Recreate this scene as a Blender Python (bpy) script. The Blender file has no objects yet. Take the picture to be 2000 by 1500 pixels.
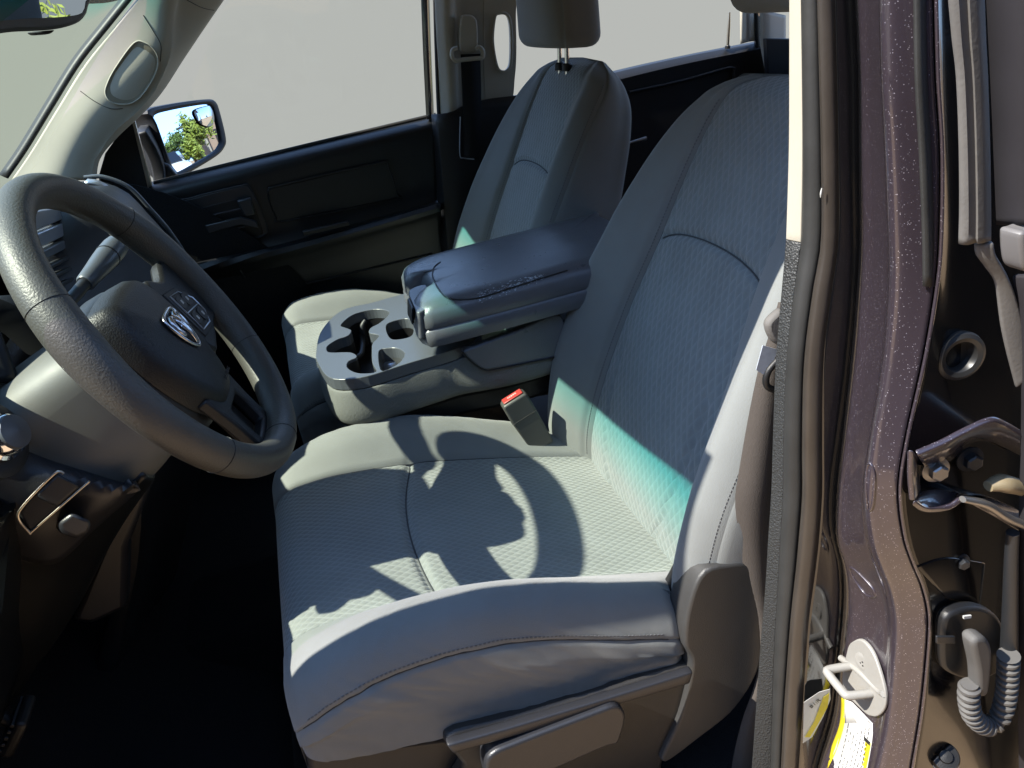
import bpy, bmesh, math, random
from mathutils import Vector, Matrix, noise
random.seed(7)
C = bpy.context.scene.collection
SC = bpy.context.scene
PI = math.pi
# axes: x = towards the tail of the truck, y = towards the passenger side, z = up; metres, origin on the driver's cushion
# ------------------------------------------------------------------ camera
CAM = Vector((-.364, -1.023, .704))
YAW, PIT, ROL, FPX = math.radians(13.43), math.radians(26.66), math.radians(-9.07), 1519.0
_f = Vector((math.sin(YAW)*math.cos(PIT), math.cos(YAW)*math.cos(PIT), -math.sin(PIT)))
_r = Vector((math.cos(YAW), -math.sin(YAW), 0)); _u = _r.cross(_f)
CR = _r*math.cos(ROL)+_u*math.sin(ROL); CU = -_r*math.sin(ROL)+_u*math.cos(ROL)
cd = bpy.data.cameras.new('camera'); cam = bpy.data.objects.new('camera', cd); C.objects.link(cam)
cam.matrix_world = Matrix(((CR.x, CU.x, -_f.x, CAM.x), (CR.y, CU.y, -_f.y, CAM.y), (CR.z, CU.z, -_f.z, CAM.z), (0, 0, 0, 1)))
cd.sensor_fit = 'HORIZONTAL'; cd.sensor_width = 36; cd.lens = FPX/2000*36
cd.clip_start = .02; cd.clip_end = 400
SC.camera = cam
# ------------------------------------------------------------------ light
EXPO = 2.36
SUN_EL = math.radians(49.0)
SC.view_settings.view_transform = 'Standard'; SC.view_settings.look = 'None'
SC.view_settings.exposure = EXPO; SC.view_settings.gamma = 1
w = bpy.data.worlds.new('World'); SC.world = w; w.use_nodes = True
nt = w.node_tree; nt.nodes.clear()
o_ = nt.nodes.new('ShaderNodeOutputWorld'); bg = nt.nodes.new('ShaderNodeBackground'); bg2 = nt.nodes.new('ShaderNodeBackground')
sk = nt.nodes.new('ShaderNodeTexSky'); sk.sky_type = 'NISHITA'; sk.sun_disc = False; sk.sun_elevation = SUN_EL
sk.sun_rotation = math.radians(-90)
mx = nt.nodes.new('ShaderNodeMixShader'); tc = nt.nodes.new('ShaderNodeTexCoord'); sx = nt.nodes.new('ShaderNodeSeparateXYZ')
mr = nt.nodes.new('ShaderNodeMapRange'); mr.inputs[1].default_value = .16; mr.inputs[2].default_value = .34
nt.links.new(tc.outputs['Generated'], sx.inputs[0]); xm = nt.nodes.new('ShaderNodeMath'); xm.operation = 'MAXIMUM'; nt.links.new(sx.outputs[0], xm.inputs[0]); xm.inputs[1].default_value = 0
xp = nt.nodes.new('ShaderNodeMath'); xp.operation = 'POWER'; nt.links.new(xm.outputs[0], xp.inputs[0]); xp.inputs[1].default_value = 4      # the grey backdrop gives way to blue sky towards the tail
xa = nt.nodes.new('ShaderNodeMath'); xa.operation = 'MULTIPLY_ADD'; nt.links.new(xp.outputs[0], xa.inputs[0]); xa.inputs[1].default_value = .4; nt.links.new(sx.outputs[2], xa.inputs[2])
nt.links.new(xa.outputs[0], mr.inputs[0]); nt.links.new(mr.outputs[0], mx.inputs[0])
GREY = .481/2**EXPO
bg2.inputs[0].default_value = (GREY*.995, GREY*1.02, GREY*.975, 1); bg2.inputs[1].default_value = 1     # flat grey backdrop colour added low in the sky and below it
zz = nt.nodes.new('ShaderNodeMath'); zz.operation = 'MULTIPLY_ADD'; nt.links.new(sx.outputs[2], zz.inputs[0]); zz.inputs[1].default_value = .8; zz.inputs[2].default_value = .2
cx = nt.nodes.new('ShaderNodeCombineXYZ'); nt.links.new(sx.outputs[0], cx.inputs[0]); nt.links.new(sx.outputs[1], cx.inputs[1]); nt.links.new(zz.outputs[0], cx.inputs[2]); nt.links.new(cx.outputs[0], sk.inputs[0])
nt.links.new(sk.outputs[0], bg.inputs[0]); bg.inputs[1].default_value = .145; sk.air_density = 1.0; sk.dust_density = .15; sk.altitude = 1200; sk.ozone_density = 1.0
nt.links.new(bg2.outputs[0], mx.inputs[1]); nt.links.new(bg.outputs[0], mx.inputs[2]); nt.links.new(mx.outputs[0], o_.inputs[0])
sl = bpy.data.lights.new('sun', 'SUN'); sl.energy = 2.9; sl.angle = math.radians(.53); sl.color = (1, .95, .86)
so = bpy.data.objects.new('sun', sl); C.objects.link(so)
SUN_AZ = math.radians(3.0)   # 0 = straight over the bonnet
sd = Vector((math.cos(SUN_EL)*math.cos(SUN_AZ), math.cos(SUN_EL)*math.sin(SUN_AZ), -math.sin(SUN_EL)))
so.rotation_euler = sd.to_track_quat('-Z', 'Y').to_euler(); so.location = (-6, 0, 8)

# ------------------------------------------------------------------ helpers
def at(px, py, **k):
    """the point of a real plane x=, y= or z= seen at a position of the 2000 x 1500 photograph"""
    d = _f+CR*((px-1000)/FPX)-CU*((py-750)/FPX)
    a, v = next(iter(k.items())); i = 'xyz'.index(a)
    return CAM+d*((v-CAM[i])/d[i])
def V3(p): return Vector(p)
ORG = {}
def thing(name, label, cat, loc, group=None):
    o = bpy.data.objects.new(name, None); C.objects.link(o); o.empty_display_size = .05
    o.location = loc; ORG[o] = Vector(loc); o['label'] = label; o['category'] = cat
    if group: o['group'] = group
    return o
def mesh(name, V, F, mat, parent=None, uv=None, smooth=True, sub=0, bev=0, bseg=2, solid=0, soff=-1, ang=None):
    org = ORG[parent] if parent is not None else Vector((0, 0, 0))
    me = bpy.data.meshes.new(name); me.from_pydata([tuple(Vector(v)-org) for v in V], [], F); me.update()
    if uv:
        l = me.uv_layers.new(name='UVMap')
        for lp in me.loops: l.data[lp.index].uv = uv[lp.vertex_index]
    bm = bmesh.new(); bm.from_mesh(me); bmesh.ops.remove_doubles(bm, verts=bm.verts, dist=1e-6) if not uv else None
    bmesh.ops.recalc_face_normals(bm, faces=bm.faces); bm.to_mesh(me); bm.free()
    if smooth: me.polygons.foreach_set('use_smooth', [True]*len(me.polygons))
    o = bpy.data.objects.new(name, me); C.objects.link(o); ORG[o] = org
    if mat: me.materials.append(mat)
    if parent is not None: o.parent = parent
    if solid:
        m = o.modifiers.new('s', 'SOLIDIFY'); m.thickness = solid; m.offset = soff
    if sub:
        m = o.modifiers.new('u', 'SUBSURF'); m.levels = m.render_levels = sub
    if bev:
        m = o.modifiers.new('b', 'BEVEL'); m.width = bev; m.segments = bseg; m.limit_method = 'ANGLE'; m.angle_limit = math.radians(35)
    if smooth and (bev or ang):
        try: me.set_sharp_from_angle(angle=math.radians(ang or 40))
        except Exception: pass
    return o
def top(o, label, cat, group=None):
    o['label'] = label; o['category'] = cat
    if group: o['group'] = group
    return o
def struct(o, kind='structure'):
    o['kind'] = kind; return o
def cr(P, n, closed=False):
    """n points evenly spaced along a Catmull-Rom curve through P"""
    P = [Vector(p) for p in P]; N = len(P); out = []; seg = N if closed else N-1
    if N == 2 and not closed: return [P[0].lerp(P[1], i/(n-1)) for i in range(n)]
    K = 14
    for i in range(seg):
        a = P[(i-1) % N] if closed or i > 0 else P[0]*2-P[1]
        b = P[i]; c = P[(i+1) % N]
        d = P[(i+2) % N] if closed or i < N-2 else P[-1]*2-P[-2]
        for k in range(K):
            t = k/K
            out.append(.5*((2*b)+(c-a)*t+(2*a-5*b+4*c-d)*t*t+(3*b-a-3*c+d)*t*t*t))
    out.append(P[0].copy() if closed else P[-1].copy())
    L = [0]
    for i in range(1, len(out)): L.append(L[-1]+(out[i]-out[i-1]).length)
    T = L[-1]; res = []; j = 0; m = n if closed else n-1
    for i in range(n):
        s = T*i/m
        while j < len(L)-2 and L[j+1] < s: j += 1
        q = (s-L[j])/max(L[j+1]-L[j], 1e-9); res.append(out[j].lerp(out[j+1], min(1, q)))
    return res
def lin(xs, ys, x):
    """monotone cubic through (xs, ys)"""
    n = len(xs)
    if x <= xs[0]: return ys[0]
    if x >= xs[-1]: return ys[-1]
    i = 0
    while x > xs[i+1]: i += 1
    def sl(k): return (ys[k+1]-ys[k])/(xs[k+1]-xs[k])
    def tg(k):
        if k == 0: return sl(0)
        if k == n-1: return sl(n-2)
        a, b = sl(k-1), sl(k)
        return 0 if a*b <= 0 else 2*a*b/(a+b)
    h = xs[i+1]-xs[i]; t = (x-xs[i])/h; m0, m1 = tg(i)*h, tg(i+1)*h
    return (2*t**3-3*t*t+1)*ys[i]+(t**3-2*t*t+t)*m0+(-2*t**3+3*t*t)*ys[i+1]+(t**3-t*t)*m1
def gridfaces(n, m, closed=False, base=0):
    F = []
    for i in range(n-1):
        for j in range(m if closed else m-1):
            k = (j+1) % m
            F.append((base+i*m+j, base+i*m+k, base+(i+1)*m+k, base+(i+1)*m+j))
    return F
def tube(name, P, r, mat, parent=None, seg=10, n=None, closed=False, flat=1.0, up=None, raw=False, cap=True):
    """sweep of a round (or flattened) section along P; r is a number or a list"""
    if n and not raw: P = cr(P, n, closed)
    P = [Vector(p) for p in P]; N = len(P); V = []
    R = r if isinstance(r, (list, tuple)) else [r]*N
    if len(R) != N: R = [lin([i/(len(R)-1) for i in range(len(R))], R, i/(N-1)) for i in range(N)]
    nn = None
    for i in range(N):
        if closed: t = (P[(i+1) % N]-P[i-1]).normalized()
        else: t = (P[min(i+1, N-1)]-P[max(i-1, 0)]).normalized()
        if nn is None:
            a = Vector(up) if up else (Vector((0, 0, 1)) if abs(t.z) < .9 else Vector((1, 0, 0)))
            nn = (a-t*a.dot(t)).normalized()
        else:
            if up: nn = Vector(up)
            nn = (nn-t*nn.dot(t)).normalized()
        b = t.cross(nn)
        for k in range(seg):
            a = 2*PI*k/seg; V.append(P[i]+nn*(math.cos(a)*R[i]*flat)+b*(math.sin(a)*R[i]))
    F = gridfaces(N, seg, True)
    if closed: F += [((N-1)*seg+j, (N-1)*seg+(j+1) % seg, (j+1) % seg, j) for j in range(seg)]
    elif cap: F += [tuple(range(seg))[::-1], tuple((N-1)*seg+j for j in range(seg))]
    return mesh(name, V, F, mat, parent, ang=50)
def sheet(name, rows, mat, parent=None, n=24, m=None, thick=.003, bev=0, across=False, soff=-1, uvs=None, sub=0, ang=40):
    """surface through several long polylines (each resampled to n points); across=True smooths between them too"""
    R = [cr(r, n) for r in rows]
    if across:
        m = m or len(rows)*3
        cols = [cr([R[i][j] for i in range(len(R))], m) for j in range(n)]
        R = [[cols[j][i] for j in range(n)] for i in range(m)]
    V = [p for r in R for p in r]
    return mesh(name, V, gridfaces(len(R), n), mat, parent, solid=thick, soff=soff, bev=bev, sub=sub, ang=ang)
def slab(name, O, thick, mat, parent=None, bev=0, smooth_n=0, bseg=2, hole=None):
    """solid plate: outline O (3D, roughly planar) pushed along the vector thick; hole = inner outline"""
    if smooth_n: O = cr(O, smooth_n, True)
    O = [Vector(p) for p in O]; t = Vector(thick); n = len(O)
    if hole:
        H = cr(hole, n, True) if smooth_n else [Vector(p) for p in hole]
        k0 = min(range(len(H)), key=lambda i: (H[i]-O[0]).length); H = H[k0:]+H[:k0]
        if len(H) > 2 and (H[1]-O[1]).length > (H[-1]-O[1]).length: H = [H[0]]+H[1:][::-1]
        V = O+H+[p+t for p in O]+[p+t for p in H]; F = []
        for i in range(n):
            j = (i+1) % n
            F += [(i, j, n+j, n+i), (2*n+i, 3*n+i, 3*n+j, 2*n+j), (i, 2*n+i, 2*n+j, j), (n+i, n+j, 3*n+j, 3*n+i)]
        return mesh(name, V, F, mat, parent, bev=bev, bseg=bseg, ang=40)
    V = O+[p+t for p in O]
    F = [tuple(range(n)), tuple(range(2*n-1, n-1, -1))]+[(i, n+i, n+(i+1) % n, (i+1) % n) for i in range(n)]
    return mesh(name, V, F, mat, parent, bev=bev, bseg=bseg, ang=40)
def plate(name, outer, holes, thick, mat, parent=None, bev=.002, soff=-1):
    """flat-ish plate with holes: loops of 3D points, filled and given thickness"""
    org = ORG[parent] if parent is not None else Vector((0, 0, 0))
    bm = bmesh.new(); es = []
    for lp in [outer]+holes:
        vs = [bm.verts.new(Vector(p)-org) for p in lp]
        es += [bm.edges.new((vs[i], vs[(i+1) % len(vs)])) for i in range(len(vs))]
    bmesh.ops.triangle_fill(bm, use_beauty=True, use_dissolve=False, edges=es)
    for f in bm.faces:
        if f.normal.z < -1e-6 or (abs(f.normal.z) < .2 and f.normal.dot(CAM-org-f.calc_center_median()) < 0): f.normal_flip()
    me = bpy.data.meshes.new(name); bm.to_mesh(me); bm.free(); me.materials.append(mat)
    o = bpy.data.objects.new(name, me); C.objects.link(o); ORG[o] = org
    if parent is not None: o.parent = parent
    m = o.modifiers.new('s', 'SOLIDIFY'); m.thickness = thick; m.offset = soff
    if bev:
        m = o.modifiers.new('b', 'BEVEL'); m.width = bev; m.segments = 3; m.limit_method = 'ANGLE'; m.angle_limit = math.radians(50); m.harden_normals = False
    return o
def box(name, c, s, mat, parent=None, rot=None, bev=.003, bseg=3):
    M = rot or Matrix.Identity(3); c = Vector(c); V = []
    for a in (-1, 1):
        for b in (-1, 1):
            for d in (-1, 1): V.append(c+M @ Vector((a*s[0]/2, b*s[1]/2, d*s[2]/2)))
    F = [(0, 1, 3, 2), (4, 6, 7, 5), (0, 4, 5, 1), (2, 3, 7, 6), (0, 2, 6, 4), (1, 5, 7, 3)]
    return mesh(name, V, F, mat, parent, bev=bev, bseg=bseg)
def lathe(name, c, axis, prof, mat, parent=None, seg=28, start=None):
    """prof = list of (radius, height along axis)"""
    ax = Vector(axis).normalized(); a = Vector(start) if start else (Vector((0, 0, 1)) if abs(ax.z) < .9 else Vector((1, 0, 0)))
    e = (a-ax*a.dot(ax)).normalized(); g = ax.cross(e); V = []
    for r, h in prof:
        for k in range(seg):
            t = 2*PI*k/seg; V.append(Vector(c)+ax*h+(e*math.cos(t)+g*math.sin(t))*max(r, 1e-5))
    F = gridfaces(len(prof), seg, True)+[tuple(range(seg))[::-1], tuple((len(prof)-1)*seg+j for j in range(seg))]
    return mesh(name, V, F, mat, parent, ang=35)
def bump3(V, amp, scale, seed=0):
    return [v+Vector((0, 0, amp*noise.noise(Vector(v)*scale+Vector((seed, 0, 0))))) for v in V]
def px(pts, **k): return [at(a, b, **k) for a, b in pts]

# ------------------------------------------------------------------ materials
ALB = .52
def mat(name, col, rough=.6, metal=0, spec=.5, coat=0, bump=None, vary=0, vscale=30, sheen=0):
    if metal < .7: col = tuple(x*ALB for x in col)
    m = bpy.data.materials.new(name); m.use_nodes = True; nt = m.node_tree; b = nt.nodes['Principled BSDF']
    b.inputs['Base Color'].default_value = (*col, 1); b.inputs['Roughness'].default_value = rough; b.inputs['Metallic'].default_value = metal
    b.inputs['Specular IOR Level'].default_value = spec
    if coat: b.inputs['Coat Weight'].default_value = coat; b.inputs['Coat Roughness'].default_value = .05
    if sheen: b.inputs['Sheen Weight'].default_value = sheen; b.inputs['Sheen Roughness'].default_value = .5
    t = nt.nodes.new('ShaderNodeTexCoord')
    if vary:
        n = nt.nodes.new('ShaderNodeTexNoise'); n.inputs['Scale'].default_value = vscale; n.inputs['Detail'].default_value = 6; nt.links.new(t.outputs['Object'], n.inputs['Vector'])
        c = nt.nodes.new('ShaderNodeMix'); c.data_type = 'RGBA'
        c.inputs['A'].default_value = (*[x*(1-vary) for x in col], 1); c.inputs['B'].default_value = (*[min(1, x*(1+vary)) for x in col], 1)
        nt.links.new(n.outputs['Fac'], c.inputs['Factor']); nt.links.new(c.outputs['Result'], b.inputs['Base Color'])
        r = nt.nodes.new('ShaderNodeMapRange'); r.inputs[3].default_value = max(0, rough-.1); r.inputs[4].default_value = min(1, rough+.1)
        nt.links.new(n.outputs['Fac'], r.inputs[0]); nt.links.new(r.outputs[0], b.inputs['Roughness'])
    if bump:
        kind, sc, st, ds = bump
        if kind == 'grain':
            n = nt.nodes.new('ShaderNodeTexVoronoi'); n.inputs['Scale'].default_value = sc; out = n.outputs['Distance']
        else:
            n = nt.nodes.new('ShaderNodeTexNoise'); n.inputs['Scale'].default_value = sc; n.inputs['Detail'].default_value = 3; out = n.outputs['Fac']
        nt.links.new(t.outputs['Object'], n.inputs['Vector'])
        u = nt.nodes.new('ShaderNodeBump'); u.inputs['Strength'].default_value = st; u.inputs['Distance'].default_value = ds
        nt.links.new(out, u.inputs['Height']); nt.links.new(u.outputs[0], b.inputs['Normal'])
    return m
def quilt(name, col, pitch, amp, seamfine=900):
    m = mat(name, col, .85, spec=.25, sheen=.25); nt = m.node_tree; b = nt.nodes['Principled BSDF']; L = nt.links.new
    uv = nt.nodes.new('ShaderNodeUVMap'); s = nt.nodes.new('ShaderNodeSeparateXYZ'); L(uv.outputs[0], s.inputs[0])
    def M(op, a, bb=None):
        n = nt.nodes.new('ShaderNodeMath'); n.operation = op
        for i, x in enumerate((a, bb)):
            if x is None: continue
            if isinstance(x, (int, float)): n.inputs[i].default_value = x
            else: L(x, n.inputs[i])
        return n.outputs[0]
    k = PI/pitch
    p = M('ADD', M('MULTIPLY', s.outputs[0], 1.0), M('MULTIPLY', s.outputs[1], .62)); q = M('SUBTRACT', M('MULTIPLY', s.outputs[0], 1.0), M('MULTIPLY', s.outputs[1], .62))
    h = M('POWER', M('MULTIPLY', M('ABSOLUTE', M('SINE', M('MULTIPLY', p, k))), M('ABSOLUTE', M('SINE', M('MULTIPLY', q, k)))), .55)
    n = nt.nodes.new('ShaderNodeTexNoise'); n.inputs['Scale'].default_value = seamfine; t = nt.nodes.new('ShaderNodeTexCoord'); L(t.outputs['Object'], n.inputs['Vector'])
    hh = M('ADD', h, M('MULTIPLY', n.outputs['Fac'], .35))
    u = nt.nodes.new('ShaderNodeBump'); u.inputs['Strength'].default_value = .9; u.inputs['Distance'].default_value = amp; L(hh, u.inputs['Height']); L(u.outputs[0], b.inputs['Normal'])
    mixn = nt.nodes.new('ShaderNodeMix'); mixn.data_type = 'RGBA'
    mixn.inputs['A'].default_value = (*[c*1.2*ALB for c in col], 1); mixn.inputs['B'].default_value = (*[c*.95*ALB for c in col], 1)
    L(h, mixn.inputs['Factor'])
    nw = nt.nodes.new('ShaderNodeTexNoise'); nw.inputs['Scale'].default_value = 11; nw.inputs['Detail'].default_value = 5; L(t.outputs['Object'], nw.inputs['Vector'])
    rw = nt.nodes.new('ShaderNodeMapRange'); rw.inputs[1].default_value = .3; rw.inputs[2].default_value = .7; rw.inputs[3].default_value = .88; rw.inputs[4].default_value = 1.06; L(nw.outputs['Fac'], rw.inputs[0])
    vm = nt.nodes.new('ShaderNodeVectorMath'); vm.operation = 'SCALE'; L(mixn.outputs['Result'], vm.inputs[0]); L(rw.outputs[0], vm.inputs['Scale']); L(vm.outputs[0], b.inputs['Base Color'])
    return m
FAB = (.285, .305, .295)
M_quilt = quilt('quilted cloth', FAB, .0115, .0011)
M_quilt_big = quilt('quilted back cloth', (.265, .295, .30), .016, .0017)
M_cloth = mat('twill cloth', FAB, .88, spec=.25, vary=.08, vscale=350, bump=('noise', 1200, .5, .0007), sheen=.25)
M_cloth_side = mat('bolster cloth', (.27, .285, .28), .85, spec=.25, vary=.12, vscale=14, bump=('noise', 900, .6, .0008), sheen=.2)
M_seam = mat('painted seam shadow', (.07, .075, .08), .9)  # dark tone stands for the shadow gap along the seams
M_thread = mat('grey thread', (.16, .165, .17), .8)
M_black = mat('black plastic', (.012, .012, .013), .5, spec=.4, bump=('grain', 900, .25, .0004))
M_dark = mat('charcoal plastic', (.022, .024, .028), .48, spec=.45, bump=('grain', 800, .35, .0004))
M_door = mat('door panel plastic', (.0085, .0105, .0125), .42, spec=.4, bump=('grain', 700, .3, .0004))
M_grey = mat('grey moulded plastic', (.105, .11, .115), .5, spec=.45, bump=('grain', 800, .3, .0004), vary=.06)
M_shroud = mat('grey column plastic', (.19, .19, .175), .55, spec=.4, bump=('grain', 900, .2, .0003), vary=.05)
M_tray = mat('console tray plastic', (.125, .14, .16), .36, spec=.5, bump=('noise', 500, .15, .0004))
M_vinyl = mat('console vinyl', (.15, .16, .185), .31, spec=.5, bump=('grain', 650, .35, .0005), vary=.1)
M_vside = mat('console side cloth', (.21, .22, .21), .75, spec=.3, bump=('noise', 480, .7, .0011), vary=.12, vscale=200)
M_rim = mat('wheel rim vinyl', (.088, .086, .076), .48, spec=.45, bump=('noise', 420, .55, .0011), vary=.15, vscale=18)
M_hub = mat('airbag cover plastic', (.013, .014, .0155), .5, spec=.4, bump=('grain', 500, .55, .0006))
M_beige = mat('beige trim plastic', (.60, .56, .46), .6, spec=.35, bump=('grain', 900, .2, .0003), vary=.03)
M_beige2 = mat('beige grille cloth', (.36, .31, .22), .8, spec=.2, bump=('noise', 900, .7, .0006))
M_shield = mat('seat shield plastic', (.04, .037, .034), .5, spec=.4, bump=('grain', 700, .4, .0005), vary=.06)
M_shield2 = mat('seat handle plastic', (.03, .031, .037), .4, spec=.45, bump=('grain', 700, .35, .0004))
M_carpet = mat('black carpet', (.018, .018, .019), .95, spec=.1, bump=('noise', 400, 1, .003))
M_rubber = mat('weatherstrip rubber', (.034, .034, .033), .6, spec=.4, bump=('noise', 220, .3, .0006), vary=.25, vscale=25)
M_rubber_lt = mat('faded rubber', (.19, .18, .17), .7, spec=.3, bump=('noise', 300, .5, .0006), vary=.3, vscale=22)
M_gloss = mat('black gloss paint', (.006, .006, .007), .12, spec=.5, coat=1)
M_chrome = mat('chrome', (.75, .76, .78), .12, metal=1)
M_badge = mat('worn badge metal', (.50, .50, .52), .26, metal=1)
M_brass = mat('plated metal', (.55, .5, .42), .3, metal=1)
M_mirror = mat('mirror glass', (.50, .58, .68), .0, metal=1)
M_white = mat('striker paint', (.40, .385, .355), .45, spec=.5, vary=.06, vscale=40, bump=('noise', 150, .3, .0008))
M_belt = mat('dusty belt webbing', (.105, .09, .08), .85, spec=.2, bump=('noise', 700, .8, .0008), vary=.12, vscale=200)
M_beltdk = mat('dark belt webbing', (.012, .013, .015), .85, spec=.2, bump=('noise', 700, .8, .0008))
M_red = mat('red plastic', (.55, .06, .05), .4)
M_yellow = mat('yellow print', (.80, .66, .02), .5)
M_paper = mat('white label', (.78, .78, .75), .5)
M_ink = mat('black print', (.02, .02, .02), .6)
M_silver = mat('silver trim', (.42, .45, .5), .32, metal=.8)
M_conv = mat('corrugated tube', (.13, .125, .12), .65, spec=.3, vary=.15, vscale=40)
M_teal_screen = mat('dark display glass', (.01, .011, .01), .06, spec=.6, coat=.5)
def paint():
    m = mat('metallic plum paint', (.05, .036, .05), .34, metal=.25, spec=.5, coat=1.0); nt = m.node_tree; b = nt.nodes['Principled BSDF']; L = nt.links.new
    t = nt.nodes.new('ShaderNodeTexCoord'); v = nt.nodes.new('ShaderNodeTexVoronoi'); v.inputs['Scale'].default_value = 880; L(t.outputs['Object'], v.inputs['Vector'])
    n2 = nt.nodes.new('ShaderNodeTexNoise'); n2.inputs['Scale'].default_value = 60; L(t.outputs['Object'], n2.inputs['Vector'])
    sc = nt.nodes.new('ShaderNodeSeparateColor'); L(v.outputs['Color'], sc.inputs[0])
    # flake glints painted into the colour as bright specks on the plum base
    g = nt.nodes.new('ShaderNodeMath'); g.operation = 'GREATER_THAN'; L(sc.outputs[2], g.inputs[0]); g.inputs[1].default_value = .90
    dd = nt.nodes.new('ShaderNodeMath'); dd.operation = 'LESS_THAN'; L(v.outputs['Distance'], dd.inputs[0]); dd.inputs[1].default_value = .38
    gg = nt.nodes.new('ShaderNodeMath'); gg.operation = 'MULTIPLY'; L(g.outputs[0], gg.inputs[0]); L(dd.outputs[0], gg.inputs[1])
    k = nt.nodes.new('ShaderNodeMath'); k.operation = 'MULTIPLY'; L(gg.outputs[0], k.inputs[0]); L(sc.outputs[0], k.inputs[1])
    mixc = nt.nodes.new('ShaderNodeMix'); mixc.data_type = 'RGBA'; mixc.inputs['A'].default_value = (.033, .025, .032, 1); mixc.inputs['B'].default_value = (.30, .28, .32, 1)
    L(k.outputs[0], mixc.inputs['Factor']); L(mixc.outputs['Result'], b.inputs['Base Color'])
    u = nt.nodes.new('ShaderNodeBump'); u.inputs['Strength'].default_value = .12; u.inputs['Distance'].default_value = .0005; L(n2.outputs['Fac'], u.inputs['Height']); L(u.outputs[0], b.inputs['Normal'])
    b.inputs['Coat Roughness'].default_value = .06
    return m
M_paint = paint()
def glass(name, tint, band=None):
    m = bpy.data.materials.new(name); m.use_nodes = True; nt = m.node_tree; nt.nodes.clear(); L = nt.links.new
    o = nt.nodes.new('ShaderNodeOutputMaterial'); t = nt.nodes.new('ShaderNodeBsdfTransparent'); g = nt.nodes.new('ShaderNodeBsdfGlossy'); g.inputs['Roughness'].default_value = .02
    mx = nt.nodes.new('ShaderNodeMixShader'); mx.inputs[0].default_value = .012
    t.inputs[0].default_value = (*tint, 1)
    if band:
        uv = nt.nodes.new('ShaderNodeUVMap'); s = nt.nodes.new('ShaderNodeSeparateXYZ'); L(uv.outputs[0], s.inputs[0])
        r = nt.nodes.new('ShaderNodeValToRGB'); L(s.outputs[1], r.inputs[0])
        e = r.color_ramp.elements; e[0].position = band[0][0]; e[0].color = (*band[0][1], 1); e[1].position = band[-1][0]; e[1].color = (*band[-1][1], 1)
        for p, c in band[1:-1]: q = e.new(p); q.color = (*c, 1)
        L(r.outputs[0], t.inputs[0])
    L(t.outputs[0], mx.inputs[1]); L(g.outputs[0], mx.inputs[2]); L(mx.outputs[0], o.inputs[0])
    return m
# ------------------------------------------------------------------ seats
def patch(name, fn, U, Vv, mat, parent, uvf=None):
    V = []; UV = []
    for v in Vv:
        for u in U:
            V.append(fn(u, v)); UV.append(uvf(u, v) if uvf else (u, v))
    return mesh(name, V, gridfaces(len(Vv), len(U)), mat, parent, uv=UV)
def span(a, b, n): return [a+(b-a)*i/(n-1) for i in range(n)]
def gro(d, w=.005): return math.exp(-(d/w)**2)
def crv(pts, t):
    """point of a Catmull-Rom curve with uniform parameter t in 0..len-1"""
    n = len(pts); i = min(max(int(t), 0), n-2); f = t-i
    g = lambda k: pts[k] if 0 <= k < n else None
    b, c = pts[i], pts[i+1]; a = g(i-1) or tuple(2*x-y for x, y in zip(b, c)); d = g(i+2) or tuple(2*y-x for x, y in zip(b, c))
    return tuple(.5*(2*q+(r-p)*f+(2*p-5*q+4*r-s)*f*f+(3*q-p-3*r+s)*f**3) for p, q, r, s in zip(a, b, c, d))

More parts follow.
